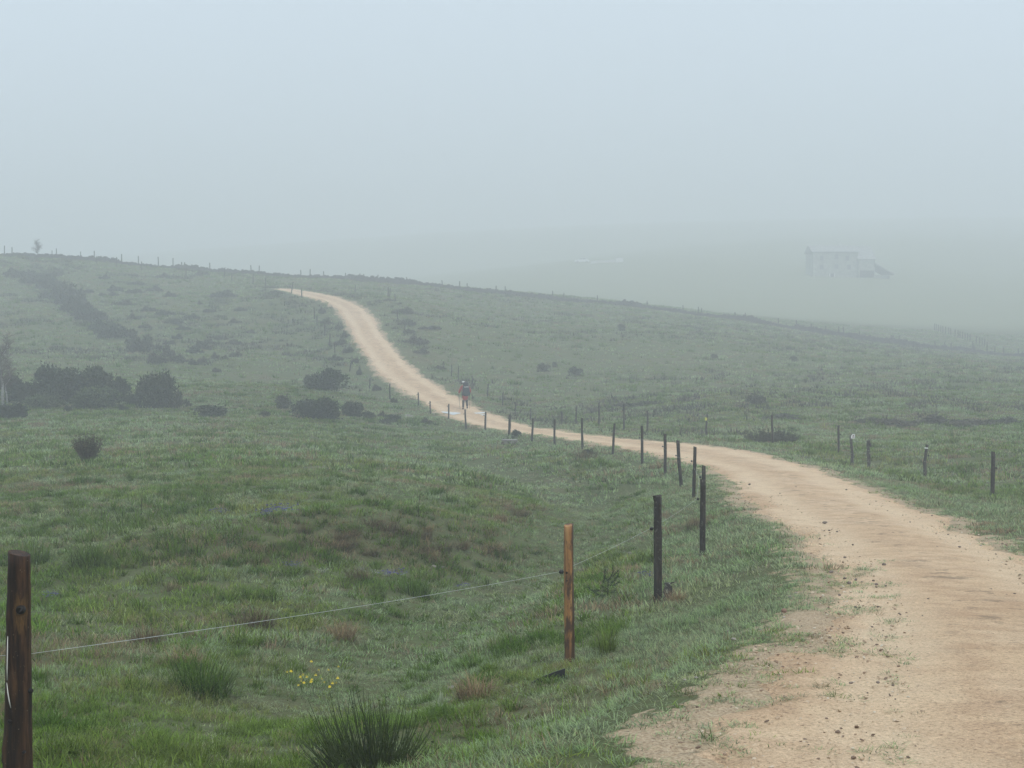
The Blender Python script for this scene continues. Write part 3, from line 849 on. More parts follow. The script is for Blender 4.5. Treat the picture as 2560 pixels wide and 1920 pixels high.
def torn_bark(kx, kz):
    """wet bark with a lens of bare sapwood torn open round the branch knot"""
    t = NT("wet_bark_torn"); o = t.pos(True)
    a = t.noise(o, 34.0, 5, 0.7, (1, 1, 0.07)); b = t.noise(o, 7.0, 4, 0.6, (1, 1, 0.35)); c = t.noise(o, 40.0, 4, 0.7, (1, 1, 0.12)); sp = t.noise(o, 120.0, 2, 0.6)
    col = t.ramp(a, [(0.34, (0.008, 0.005, 0.0035)), (0.48, (0.030, 0.014, 0.007)), (0.64, (0.095, 0.046, 0.020))])
    col = t.mix(t.ramp(b, [(0.36, 0.7), (0.54, 0.0)]), col, (0.010, 0.0065, 0.0045))
    sep = t.n("ShaderNodeSeparateXYZ"); t.l(o, sep.inputs[0])
    def m(op, p, q, r=None):
        nd = t.n("ShaderNodeMath", operation=op)
        for k, v in enumerate((p, q, r)):
            if v is None: continue
            if isinstance(v, (int, float)): nd.inputs[k].default_value = v
            else: t.l(v, nd.inputs[k])
        return nd.outputs[0]
    dx = m('MULTIPLY', m('SUBTRACT', sep.outputs[0], kx), 1 / 0.030); dz = m('MULTIPLY', m('SUBTRACT', sep.outputs[2], kz), 1 / 0.105)
    d = m('ADD', m('MULTIPLY', dx, dx), m('MULTIPLY', dz, dz))
    d = m('ADD', d, m('MULTIPLY_ADD', c, 7.0, -3.5))
    front = m('LESS_THAN', sep.outputs[1], -0.02)
    mk = m('MULTIPLY', t.ramp(d, [(0.45, 0.95), (0.95, 0.0)]), front)
    sap = t.ramp(c, [(0.36, (0.03, 0.015, 0.006)), (0.50, (0.105, 0.056, 0.020)), (0.68, (0.24, 0.14, 0.055))])
    col = t.mix(mk, col, sap)
    col = t.mix(t.ramp(sp, [(0.71, 0.0), (0.75, 0.8)]), col, (0.30, 0.24, 0.15))
    t.bsdf(col, 0.6, 0.2, bump=a, bstr=0.8, bdist=0.01)
    return t.m

def post_mesh(h, r0, r1, lean, seed, mat, sides=14, rings=11, wob=0.006, square=False, cut=0.0, rough=0.035, below=0.3):
    r = random.Random(seed)
    V = []; F = []
    ph = r.uniform(0, 6.28); wa = r.uniform(0.5, 1.0) * wob
    zs = [-below] + [h * k / rings for k in range(rings + 1)]
    knots = [(r.uniform(0, 6.28), r.uniform(0.15, 0.95) * h, r.uniform(0.05, 0.14)) for _ in range(3)]
    for z in zs:
        t = max(0, z / h)
        cx = lean[0] * z / h + wa * math.sin(ph + 5 * t); cy = lean[1] * z / h + wa * math.cos(ph * 1.7 + 4 * t)
        rad = r0 + (r1 - r0) * t
        for k in range(sides):
            a = 2 * math.pi * k / sides
            q = rad * (1 + r.uniform(-rough, rough))
            if square:
                c_, s_ = math.cos(a), math.sin(a)
                q *= 0.92 / max(abs(c_), abs(s_)) ** 0.85
            for ka, kz, kr in knots:
                da = (a - ka + math.pi) % (2 * math.pi) - math.pi
                q += rad * 2.2 * kr * math.exp(-(da / 0.5) ** 2 - ((z - kz) / 0.05) ** 2)
            V.append(Vector((cx + q * math.cos(a), cy + q * math.sin(a), z + (cut * q * math.cos(a - ph) if z == h else 0))))
    n = len(zs)
    for i in range(n - 1):
        for k in range(sides):
            a = i * sides + k; b = i * sides + (k + 1) % sides
            F.append((a, b, b + sides, a + sides))
    # bevelled top
    b0 = len(V); top = (n - 1) * sides
    cc = sum((V[top + k] for k in range(sides)), Vector()) / sides
    for k in range(sides):
        V.append(cc + (V[top + k] - cc) * 0.95 + Vector((0, 0, r1 * 0.03)))
    for k in range(sides):
        F.append((top + k, top + (k + 1) % sides, b0 + (k + 1) % sides, b0 + k))
    F.append(tuple(b0 + k for k in range(sides)))
    me = mesh_from("post", V, F, mat, True)
    for p_ in me.polygons[-sides - 1:]:
        p_.use_smooth = False
    return me
_ins = None
def insulator(parent, x, z, side=-1, y=0.0, s=1.0):
    """ribbed black screw-in insulator"""
    global _ins
    if _ins is None:
        prof = [(0.0, 0.006), (0.012, 0.006), (0.014, 0.020), (0.020, 0.022), (0.024, 0.013), (0.028, 0.022), (0.036, 0.023), (0.040, 0.012), (0.046, 0.016), (0.050, 0.004)]
        V, F = tube([(d, 0, 0) for d, _ in prof], [r for _, r in prof], 10)
        _ins = mesh_from("insulator", V, F, M_BLACK, True)
    o = link("insulator", _ins, parent, (x, y, z), 0, s)
    if side < 0:
        o.rotation_euler = (0, 0, math.pi)
    return o

WIRE_H = 0.82
wire_pts = []
L_LABEL = {
    0: "thick dark brown post with a round knot hole and a white resin streak",
    1: "orange debarked wooden fence post with dark scars, knob on its left side",
    2: "dark weathered fence post with a flared top and a broken stump at its foot",
    3: "straight dark fence post next to the track, second beyond the orange post",
    4: "thin dark fence post mostly hidden behind a nearer dark post at the track",
    5: "dark fence post on the inside of the bend, its wire turning downward",
    6: "dark fence post leaning sideways on the inside of the bend",
    7: "dark fence post on the bend, the one after the sideways leaning post",
    8: "dark fence post on the bend with a chipped splinter at its foot"}
for i, t in enumerate(LEFT_POSTS):
    D = t[4]
    x = XD(t[2], D) - (0.015 if i == 0 else 0.0); y = D
    z = hz(x, y)
    ztop = float(P(t[0], t[1], D)[2])
    h = max(0.75, ztop - z)
    if D > 140:
        h = min(h, 1.3)
    r = max(0.036, t[5] * D / FPX / 2)
    lean = (XD(t[0], D) - x, 0.0)
    if i < 9:
        lab, grp = L_LABEL[i], None
    elif i < 16:
        lab, grp = "slender dark fence post in the row across the dip, pale track right behind", "fence posts across the dip"
    elif i < 28:
        lab, grp = "thin fence post in the row climbing the hill on the left of the track", "fence posts climbing beside the track"
    else:
        lab, grp = "faint thin fence post on the foggy hilltop to the left of the track", "fence posts on the foggy hilltop"
    e = empty("fence_post", (x, y, z), 0, lab, "fence post", grp)
    if i == 0:
        kp = P(50, 1538, D - 0.058)
        me = post_mesh(h, 0.069, 0.049, lean, 11, torn_bark(float(kp[0]) - x, float(kp[2]) - z), 24, 22, 0.004, rough=0.03, cut=0.25)
        link("wood", me, e)
        # round branch knot with its torn collar, a side knot and small ones, resin runs
        def knot(px, py, rr, name="knot", d=0.012):
            q = P(px, py, D - 0.055)
            V, F = tube([(0, d, 0), (0, 0.0, 0), (0, -d * 0.5, 0), (0, -d * 0.3, 0)], [rr * 1.25, rr * 1.15, rr * 0.85, rr * 0.45], 12)
            o = link(name, mesh_from(name, V, F, M_KNOT, True), e)
            o.location = (q[0] - x, q[1] - y, q[2] - z)
            return o
        knot(50, 1525, 0.018, d=0.016); knot(24, 1804, 0.009); knot(59, 1881, 0.006)
        o = knot(72, 1731, 0.011); o.location.y += 0.03; o.rotation_euler = (0, 0, math.radians(65))
        def on(p):
            dx = p[0] - x; rad = 0.061
            dy = -math.sqrt(max(0.0001, rad * rad - min(dx * dx, rad * rad * 0.92)))
            return (dx, dy - 0.001, p[2] - z)
        M_RESIN = flat_mat("white_resin", (0.62, 0.60, 0.54), 0.4, 0.5, 0.1)
        for run in ([(21, 1590), (20, 1625), (19, 1670), (19, 1700)], [(18, 1706), (21, 1730), (25, 1750), (29, 1768)]):
            V, F = tube([on(P(a, b, D - 0.05)) for a, b in run], [0.0012, 0.003, 0.0026, 0.0018], 6)
            o = link("resin_streak", mesh_from("resin_streak", V, F, M_RESIN, True), e)
            o["label"] = "dried white resin run"
    elif i == 1:
        me = post_mesh(h, 0.047, 0.043, lean, 21, W_ORANGE, 22, 18, 0.004, cut=0.3, rough=0.03)
        link("wood", me, e)
        for kx, ky, kr in ((1417, 1432, 0.010), (1418, 1452, 0.007), (1421, 1470, 0.008)):
            q = P(kx, ky, D - 0.043)
            V, F = tube([(0, 0.012, 0), (0, -0.003, 0), (0, -0.001, 0)], [kr * 1.2, kr, kr * 0.5], 9)
            o = link("knot", mesh_from("knot", V, F, M_KNOT, True), e, (q[0] - x, q[1] - y, q[2] - z))
    else:
        me = post_mesh(h, r * 1.02, r * 0.93, lean, 30 + i, W_DARK, 14 if i < 12 else 8, 11 if i < 12 else 6, 0.006 if i > 5 else 0.004, cut=0.3)
        link("wood", me, e)
    if i == 2:
        V, F = tube([(lean[0] * 1.0 - 0.035, -0.01, h - 0.05), (lean[0] - 0.042, -0.012, h + 0.006)], [0.016, 0.020], 7)
        o = link("splinter", mesh_from("splinter", V, F, W_DARK), e)
    wx = lean[0] * WIRE_H / h
    if 1 <= i < 20:
        insulator(e, wx - r * 0.9, min(WIRE_H, h - 0.12), -1, 0.0, 1.0 if i < 8 else 1.25)
    if i < 20:
        wire_pts.append((x + wx - (r + 0.045 if i else -0.02), y + (0.075 if i == 0 else 0.0), z + min(WIRE_H, h - 0.12)))
# the single electric wire, sagging a little between posts
wp = [Vector((wire_pts[0][0] - 6.5, wire_pts[0][1] - 2.0, wire_pts[0][2] + 0.1))] + [Vector(p) for p in wire_pts]
path = []
for a, b in zip(wp[:-1], wp[1:]):
    for k in range(8):
        s = k / 8
        p = a.lerp(b, s); p.z -= 0.025 * 4 * s * (1 - s) * min(1, (b - a).length / 7)
        path.append(p)
path.append(wp[-1])
V, F = tube(path, [0.0013 for p in path], 5)
tag(link("fence_wire", mesh_from("fence_wire", V, F, M_WIRE, True)), "thin white electric wire strung along the dark posts from the brown post", "wire")

R_LABEL = {
    0: "square sawn dark post standing alone in grass right of the track",
    1: "crooked lichen-grey post with a white painted band below its top",
    2: "short lichen-covered post with a hooked black top, beside the sign post",
    3: "grey lichen post carrying the small white trail sign",
    4: "plain dark post with one side stub, just behind the sign post",
    5: "dark post rising out of a low dark spreading bush",
    6: "lichen-spotted post carrying a small yellow tag beyond the track"}
M_WHITE = flat_mat("white_paint", (0.74, 0.74, 0.72), 0.55, 0.3, 0.06)
right_info = {}
for i, t in enumerate(RIGHT_POSTS):
    D = t[4]
    x = XD(t[2], D); y = D; z = hz(x, y)
    ztop = float(P(t[0], t[1], D)[2])
    h = max(0.6, ztop - z)
    if D > 120:
        h = min(h, 1.25)
    r = max(0.036, t[5] * D / FPX / 2)
    lean = (XD(t[0], D) - x, 0.0)
    if i in R_LABEL:
        lab, grp = R_LABEL[i], None
    elif i < 15:
        lab, grp = "rough lichen-grey fence post in the row beyond the pale track", "old posts beyond the track"
    else:
        lab, grp = "faint old fence post in grass right of the climbing track", "old posts beside the climbing track"
    e = empty("fence_post", (x, y, z), 0, lab, "fence post", grp)
    old = i not in (0, 4, 5)
    me = post_mesh(h, r * (1.1 if old else 1.0), r * (0.9 if old else 1.0), lean, 300 + i, W_LICH if old else W_DARK, 12, 12, 0.022 if old else 0.006, square=(i == 0), cut=0.4, rough=0.12 if old else 0.03)
    link("wood", me, e)
    right_info[i] = (e, x, y, z, h, r, lean)
    if i == 1:
        V, F = tube([(lean[0] * .9, 0, h - 0.115), (lean[0] * .92, 0, h - 0.075)], [r * 1.12, r * 1.12], 14)
        link("painted_band", mesh_from("painted_band", V, F, M_WHITE), e)
    if i in (0, 1, 4):
        insulator(e, lean[0] * 0.7 + r * 0.9, h * 0.68, 1, 0, 1.2)
    if i == 2:
        V, F = tube([(0, -0.02, h - 0.03), (0.03, -0.03, h - 0.12), (0.075, -0.03, h - 0.22)], [0.045, 0.04, 0.022], 7, seed=3, rough=0.15)
        link("stub", mesh_from("stub", V, F, W_DARK), e)

# ------------------------------------------------------------------ small trail sign and yellow tag
M_RED = flat_mat("dark_red_paint", (0.17, 0.035, 0.045), 0.55, 0.3, 0.1)
M_YELL = flat_mat("yellow_plastic", (0.62, 0.60, 0.10), 0.5, 0.3, 0.08)
e, x, y, z, h, r, lean = right_info[3]
s0 = 49.0 / FPX
sc = P(2131, 1090.5, y)
g = empty("trail_sign", (x, y, z), 0, "small white trail sign with a dark red triangle and two marks below", "sign")
cx, cz = sc[0] - x, sc[2] - z
w2, h2 = 5.0 * s0, 5.5 * s0
out = [(-w2, -h2), (w2, -h2), (w2, h2), (-w2 * 0.5, h2), (-w2 * 0.5, h2 * 0.46), (-w2, h2 * 0.46)]
yf = -r * 1.25 - 0.012
V = [Vector((cx + a, yf, cz + b)) for a, b in out] + [Vector((cx + a, yf + 0.008, cz + b)) for a, b in out]
F = [tuple(range(6)), tuple(range(11, 5, -1))] + [(i, i + 6, (i + 1) % 6 + 6, (i + 1) % 6) for i in range(6)]
link("plate", mesh_from("plate", V, F, M_WHITE), g)
def decal(name, pts, mat, parent, yy):
    n = len(pts)
    V = [Vector((cx + a, yy, cz + b)) for a, b in pts] + [Vector((cx + a, yy + 0.003, cz + b)) for a, b in pts]
    F = [tuple(range(n)), tuple(range(2 * n - 1, n - 1, -1))] + [(i, i + n, (i + 1) % n + n, (i + 1) % n) for i in range(n)]
    return link(name, mesh_from(name, V, F, mat), parent)
decal("triangle_mark", [(-0.2 * w2, -0.05 * h2), (0.65 * w2, -0.05 * h2), (0.5 * w2, 0.35 * h2), (0.22 * w2, 0.70 * h2), (0.0, 0.3 * h2)], M_RED, g, yf - 0.004)
decal("arrow_mark", [(-0.45 * w2, -0.45 * h2), (-0.12 * w2, -0.25 * h2), (0.05 * w2, -0.35 * h2), (0.05 * w2, -0.72 * h2), (-0.15 * w2, -0.72 * h2), (-0.15 * w2, -0.5 * h2)], M_RED, g, yf - 0.004)
decal("arrow_mark", [(0.25 * w2, -0.45 * h2), (0.5 * w2, -0.22 * h2), (0.8 * w2, -0.45 * h2), (0.5 * w2, -0.70 * h2)], M_RED, g, yf - 0.004)
V, F = tube([(cx, yf + 0.009, cz - h2 * .2), (cx, -r * 0.4, cz - h2 * .2)], [0.012, 0.012], 6)
link("bracket", mesh_from("bracket", V, F, W_DARK), g)
e, x, y, z, h, r, lean = right_info[6]
a = P(1762, 1044, y); b = P(1767.5, 1051, y)
V, F = box_faces([], [], a[0] - x, b[0] - x, -r - 0.022, -r - 0.010, b[2] - z, a[2] - z)
g = empty("yellow_tag", (x, y, z), 0, "small bright yellow tag nailed to an old post", "tag")
link("plate", mesh_from("plate", V, F, M_YELL), g)
cx, cz = (a[0] + b[0]) / 2 - x, (a[2] + b[2]) / 2 - z
V, F = tube([(cx + 0.03, -r - 0.028, cz), (cx + 0.03, -r * 0.2, cz)], [0.014, 0.01], 6)
link("nail", mesh_from("nail", V, F, W_DARK), g)

# ------------------------------------------------------------------ dry stone wall along the crest and its posts
def stone_material(name, c):
    t = NT(name)
    o = t.pos()
    a = t.noise(o, 1.7, 3); b = t.noise(o, 9.0, 4, 0.7)
    col = t.ramp(a, [(0.3, tuple(v * .65 for v in c)), (0.55, c), (0.75, tuple(v * 1.3 for v in c))])
    col = t.mix(t.ramp(b, [(0.5, 0.0), (0.7, 0.5)]), col, tuple(v * 0.5 for v in c))
    t.bsdf(col, 0.9, 0.2, bump=b, bstr=0.5, bdist=0.05)
    return t.m
M_WALLST = stone_material("wall_stone", (0.075, 0.072, 0.068))
wl_ = np.array([P(*t)[:2] for t in WALL_PTS])
wl_s = smooth(resample(wl_, 400), 3)
base_r = [rock_mesh("r", 900 + k, M_WALLST, 1, 0.75) for k in range(5)]
base_v = [np.array([v.co for v in m.vertices]) for m in base_r]
base_f = [np.array([p.vertices for p in m.polygons]) for m in base_r]
AV = []; AF = []; off = 0
seglen = np.r_[0, np.cumsum(np.hypot(*np.diff(wl_s, axis=0).T))]
NS = 6500
u = RNG.uniform(0, seglen[-1], NS)
wx = np.interp(u, seglen, wl_s[:, 0]); wy = np.interp(u, seglen, wl_s[:, 1])
wz = hbase(wx, wy)
hgt = 0.22 + 0.50 * vnoise(u / 4.0, u * 0, 3) ** 1.2 + 0.18 * vnoise(u / 0.9, u * 0, 4)
gap = vnoise(u / 9.0, u * 0 + 5, 8) < 0.12
hgt = np.where(gap, hgt * 0.35, hgt)
for k in range(NS):
    j = k % 5
    s = RNG.uniform(0.11, 0.30)
    a = RNG.uniform(0, 6.28); R_ = np.array([[math.cos(a), -math.sin(a), 0], [math.sin(a), math.cos(a), 0], [0, 0, 1]])
    lv = RNG.uniform(0, 1)
    v = (base_v[j] * np.array([s * 1.3, s, s]) * RNG.uniform(0.8, 1.2, 3)) @ R_.T
    v = v + np.array([wx[k], wy[k] + RNG.normal(0, 0.22) * (1.1 - lv), wz[k] - 0.30 + lv * (hgt[k] + 0.30)])
    AV.append(v); AF.append(base_f[j] + off); off += len(v)
wallm = np_mesh("stones", np.vstack(AV), np.vstack(AF), M_WALLST, False)
for m in base_r:
    bpy.data.meshes.remove(m)
we = empty("stone_wall", (wl_s[200][0], wl_s[200][1], hz(*wl_s[200])), 0, "low tumbled dry stone wall running along the crest of the foggy hill", "wall")
o = link("stones", wallm, we, tuple(-we.location)); o["kind"] = "stuff"
# packed rubble heart of the wall
uc = np.linspace(0, seglen[-1], 700)
xc = np.interp(uc, seglen, wl_s[:, 0]); yc = np.interp(uc, seglen, wl_s[:, 1]); zc = hbase(xc, yc)
hc = 0.22 + 0.50 * vnoise(uc / 4.0, uc * 0, 3) ** 1.2 + 0.18 * vnoise(uc / 0.9, uc * 0, 4)
hc = np.where(vnoise(uc / 9.0, uc * 0 + 5, 8) < 0.12, hc * 0.35, hc) * 0.85
VC = np.stack([np.stack([xc, yc + dy, zc + dz], 1) for dy, dz in ((-.35, -.5), (-.22, hc), (.22, hc), (.35, -.5))], 1).reshape(-1, 3)
FC = np.array([(4 * k + j, 4 * k + 4 + j, 4 * k + 5 + j, 4 * k + 1 + j) for k in range(699) for j in range(3)])
link("rubble", np_mesh("rubble", VC, FC, M_WALLST), we, tuple(-we.location))
WP = [(14, 614), (33, 618), (144, 621), (204, 629), (238, 627), (306, 635), (348, 640), (398, 642), (434, 645), (456, 658), (463, 656), (526, 657), (629, 663), (649, 664),
      (753, 675), (776, 673), (810, 680), (865, 684), (900, 684), (910, 690), (945, 690), (1017, 694), (1106, 704), (1149, 703), (1168, 711), (1240, 715), (1263, 716), (1382, 727),
      (1409, 733), (1493, 742), (1617, 756), (1707, 767), (1746, 767), (1753, 771), (1837, 780), (1862, 782), (1945, 795), (1991, 800), (2027, 809), (2064, 814), (2096, 816), (2108, 818),
      (2149, 828), (2227, 837), (2232, 837), (2247, 838), (2337, 856), (2362, 855), (2377, 858), (2432, 854), (2467, 856), (2487, 866), (2509, 869), (2545, 876)]
wall_y = np.interp([p[0] for p in WP], [t[0] for t in WALL_PTS], [t[2] for t in WALL_PTS])
shared = [post_mesh(1.0, 0.075, 0.065, (RNG.normal(0, .03), 0), 700 + k, W_DARK, 6, 5, 0.02, rough=0.1) for k in range(5)]
for k, (px, py) in enumerate(WP):
    D = wall_y[k] + 0.75
    x = XD(px, D); z = hz(x, D)
    h = float(np.clip(P(px, py, D)[2] - z, 1.05, 1.75))
    lab, grp = ("grey post standing behind the stone wall on the hill's foggy skyline", "posts along the skyline wall") if px < 1400 else ("grey post standing behind the stone wall where it drops towards the valley", "posts along the lower wall")
    o = link("wall_post", shared[k % 5], None, (x, D, z), RNG.uniform(-0.5, 0.5), (1, 1, h))
    tag(o, lab, "post", grp)
# second fence beyond the wall
FP = [(1030, 230, 45), (1055, 225, 60), (1085, 215, 60), (1110, 210, 55), (1140, 215, 60), (1175, 215, 60), (1215, 235, 55), (1245, 255, 50), (1300, 300, 60), (1340, 320, 60),
      (1365, 335, 60), (1400, 360, 55), (1435, 380, 65), (1465, 400, 65), (1500, 415, 60), (1580, 450, 50), (1625, 455, 55), (1660, 465, 50), (1690, 475, 50)]
for k, (a, b, c) in enumerate(FP):
    px = 2140 + a / 5.267; pyb = 780 + (b + c / 2) / 5.267
    D = 238 - 2.0 * k
    x = XD(px, D); z = hz(x, D)
    o = link("far_fence_post", shared[k % 5], None, (x, D, z), 0, (1, 1, 1.15))
    tag(o, "faint fence post in the short curved row beyond the stone wall", "post", "short curved row of posts beyond the wall")
# ------------------------------------------------------------------ bushes
def foliage(n, leaf, seed, lumps=9, flat=0.0, spread=1.0):
    """leaves through a lumpy dome of unit half-width and unit height"""
    r = np.random.default_rng(seed)
    c = []
    for k in range(lumps):
        a = r.uniform(0, 6.283); q = spread * 0.62 * math.sqrt(r.uniform(0, 1))
        zz = r.uniform(0.25, 0.72) * (1 - 0.55 * q)
        c.append((q * math.cos(a), q * math.sin(a), zz, r.uniform(0.24, 0.40)))
    c = np.array(c)
    w = c[:, 3] ** 2; w /= w.sum()
    pick = r.choice(lumps, n, p=w)
    d = r.normal(0, 1, (n, 3)); d /= np.linalg.norm(d, axis=1)[:, None]
    d[:, 2] = np.where(d[:, 2] < -0.35, -d[:, 2] * 0.5, d[:, 2])
    rad = c[pick, 3] * r.uniform(0.55, 1.08, n) ** 0.6
    pos = c[pick, :3] + d * rad[:, None] * np.array([1.0, 1.0, 0.85])
    wild = r.uniform(0, 1, n) < 0.07                    # sprigs that break the outline
    pos[wild] += d[wild] * (c[pick, 3] * r.uniform(0.15, 0.45, n))[wild][:, None] * np.array([1, 1, 1.2])
    low = r.uniform(0, 1, n) < 0.22                     # skirts down to the ground
    pos[low, 2] *= r.uniform(0.05, 0.6, low.sum())
    pos[:, 2] = np.maximum(pos[:, 2], 0.0)
    s = leaf * r.uniform(0.6, 1.4, n)
    t1 = d + r.normal(0, 0.7, (n, 3)); t1 /= np.linalg.norm(t1, axis=1)[:, None]
    t2 = np.cross(t1, r.normal(0, 1, (n, 3))); t2 /= np.linalg.norm(t2, axis=1)[:, None]
    V = np.stack([pos - t2 * (s * .38)[:, None], pos + t1 * (s * .55)[:, None] - t2 * (s * 0.1)[:, None], pos + t1 * s[:, None], pos + t2 * (s * .38)[:, None] + t1 * (s * .3)[:, None]], 1)
    F = np.arange(4 * n).reshape(n, 4)
    return V.reshape(-1, 3), F, np.repeat(r.uniform(-1, 1, n), 4)
def mat_clump(n, leaf, seed, lumps=17):
    """a low ragged mat of many small cushions, thin towards the rim"""
    r = np.random.default_rng(seed)
    a = r.uniform(0, 6.283, lumps); q = 0.95 * r.uniform(0, 1, lumps) ** 0.7
    cx, cy = q * np.cos(a), q * np.sin(a) ; cr = r.uniform(0.13, 0.30, lumps) * (1.15 - 0.5 * q); ch = r.uniform(0.35, 1.0, lumps) * (1.05 - 0.75 * q)
    w = cr ** 2; w /= w.sum(); p = r.choice(lumps, n, p=w)
    aa = r.uniform(0, 6.283, n); rr = np.sqrt(r.uniform(0, 1, n)) * 1.25
    z = ch[p] * np.sqrt(np.clip(1 - (rr / 1.25) ** 2, 0, 1)) * r.uniform(0.55, 1.1, n)
    pos = np.stack([cx[p] + cr[p] * rr * np.cos(aa), cy[p] + cr[p] * rr * np.sin(aa), np.maximum(z, 0.0)], 1)
    s = leaf * r.uniform(0.6, 1.5, n)
    t1 = np.stack([r.normal(0, .7, n), r.normal(0, .7, n), r.uniform(0.4, 1.4, n)], 1); t1 /= np.linalg.norm(t1, axis=1)[:, None]
    t2 = np.cross(t1, r.normal(0, 1, (n, 3))); t2 /= np.linalg.norm(t2, axis=1)[:, None]
    V = np.stack([pos - t2 * (s * .3)[:, None], pos + t1 * (s * .5)[:, None] - t2 * (s * .15)[:, None], pos + t1 * (s * 1.3)[:, None], pos + t2 * (s * .3)[:, None]], 1)
    return V.reshape(-1, 3), np.arange(4 * n).reshape(n, 4), np.repeat(r.uniform(-1, 1, n), 4)
M_BUSH = leaf_mat("dark_broom_leaves", [(0.028, 0.040, 0.016), (0.040, 0.053, 0.021), (0.054, 0.060, 0.027)], 0.2, 0.6, 0.5)
M_BUSHG = leaf_mat("green_bush_leaves", [(0.062, 0.088, 0.036), (0.075, 0.095, 0.040), (0.085, 0.095, 0.045)], 0.25, 0.4, 0.5)
M_HEATH = leaf_mat("heath_leaves", [(0.046, 0.056, 0.026), (0.058, 0.060, 0.032), (0.070, 0.060, 0.038)], 0.2, 0.6, 0.3)
M_STEM = flat_mat("dark_stems", (0.035, 0.026, 0.018), 0.8, 0.2)
def stems_mesh(n, seed, hgt=0.55, rad=0.4, th=0.012):
    r = random.Random(seed); V = []; F = []
    for k in range(n):
        a = r.uniform(0, 6.283); q = rad * math.sqrt(r.random())
        p0 = Vector((q * 0.35 * math.cos(a), q * 0.35 * math.sin(a), -0.08)); p2 = Vector((q * math.cos(a), q * math.sin(a), hgt * r.uniform(0.7, 1.1)))
        p1 = p0.lerp(p2, 0.5) + Vector((r.uniform(-.05, .05), r.uniform(-.05, .05), 0.05))
        tube([p0, p1, p2], [th, th * 0.7, th * 0.3], 4, False, V, F)
    return mesh_from("stems", V, F, M_STEM)
BV = {}
def bush_meshes(kind):
    if kind in BV:
        return BV[kind]
    n, leaf, mat, k, lum = {"dark": (5200, 0.085, M_BUSH, 3, 11), "green": (4200, 0.085, M_BUSHG, 2, 11), "heath": (1500, 0.12, M_HEATH, 5, 17), "small": (1500, 0.12, M_BUSH, 2, 7)}[kind]
    out = []
    for i in range(k):
        V, F, S = (mat_clump if kind == "heath" else foliage)(n, leaf, hash((kind == "dark", kind == "green", kind == "heath")) % 97 + 7 * i + len(kind), lum)
        out.append((np_mesh("foliage", V, F, mat, False, S), stems_mesh(9, 40 + i)))
    BV[kind] = out
    return out
_bc = [0]
def bush(px, pyb, wpx, hpx, kind, name, label, cat="bush", group=None, D=None, xy=None, hmin=0.25):
    if xy is None:
        q = hit0(px, pyb)[0] if D is None else np.array([XD(px, D), D])
    else:
        q = np.array(xy)
    x, y = float(q[0]), float(q[1]); s = y / FPX
    w = wpx * s; h = max(hmin, hpx * s)
    ms = bush_meshes(kind); me, st = ms[_bc[0] % len(ms)]; _bc[0] += 1
    e = empty(name, (x, y, hz(x, y) - 0.03), RNG.uniform(-0.6, 0.6) + (math.pi if _bc[0] % 2 else 0), label, cat, group)
    link("foliage", me, e, (0, 0, 0), 0, (w * 0.56, min(w * 0.5, 1.6 * h + 0.3) if kind != 'heath' else w * 0.6, h * 1.2))
    link("stems", st, e, (0, 0, 0), 0, (w * 0.5, min(w * 0.45, 1.5 * h), h))
    return e
G1 = "dark dense bushes massed at the foot of the hill"
for a in [(55, 1004, 110, 66), (135, 1004, 150, 92), (222, 1005, 160, 98), (285, 1006, 80, 66)]:
    bush(*a, "dark", "broom_bush", "tall dark bush in the dense thicket beside the pale birch trunks", "bush", G1)
bush(396, 1020, 118, 92, "dark", "broom_bush", "large round dark bush standing just right of the dense thicket")
bush(335, 1012, 55, 30, "dark", "broom_bush", "dark bush filling the gap between thicket and large round bush")
bush(440, 1018, 60, 42, "heath", "broom_bush", "low brownish bush leaning against the large round dark bush")
for a in [(230, 1019, 150, 50), (110, 1017, 110, 36), (195, 1022, 80, 34)]:
    bush(*a, "green", "low_bush", "lower olive green bush in front of the dark thicket", "bush", "olive bushes in front of the thicket")
bush(30, 1047, 100, 38, "dark", "low_bush", "low dark bush standing apart before the thicket, nearest the meadow", "bush")
bush(512, 1041, 120, 30, "small", "low_bush", "long low dark bush to the right of the thicket", "bush")
for a in [(170, 1029, 25, 16), (300, 1030, 24, 16), (316, 1029, 18, 12)]:
    bush(*a, "small", "small_bush", "tiny dark bush in the grass below the thicket", "bush", "tiny bushes below the thicket")
bush(806, 976, 128, 56, "dark", "broom_bush", "wide dome-shaped dark bush, uppermost of three below the track")
bush(795, 1050, 140, 56, "dark", "broom_bush", "big round dark bush, lowest of three near the track")
bush(884, 1042, 80, 42, "dark", "broom_bush", "smaller round dark bush right beside the big round one")
bush(922, 1048, 46, 22, "small", "low_bush", "low dark bush at the foot of the smaller round bush")
bush(700, 1022, 62, 34, "small", "low_bush", "loose twiggy shrub left of the big round dark bush")
bush(664, 1043, 34, 18, "small", "low_bush", "little dark shrub further left of the big round bush")
bush(975, 1052, 60, 16, "small", "low_bush", "flat dark rush clump under the slope of the track")
for a, lab in [((1360, 929, 46, 22), "dark shrub on the open slope right of the hiker, wider of a pair"), ((1384, 915, 20, 14), "small shrub right behind the wider shrub on the open slope"),
               ((1440, 939, 52, 24), "round dark shrub on the open slope, right of the pair"), ((1782, 895, 28, 11), "small low shrub high on the open slope below the wall"),
               ((1985, 904, 26, 15), "small upright shrub on the slope below the wall's lower stretch"), ((1550, 826, 30, 17), "dark shrub on the slope just under the stone wall"),
               ((1893, 1013, 70, 30), "dark shrub on the heathery bank above the yellow-tagged post")]:
    bush(*a, "small", "shrub", lab)
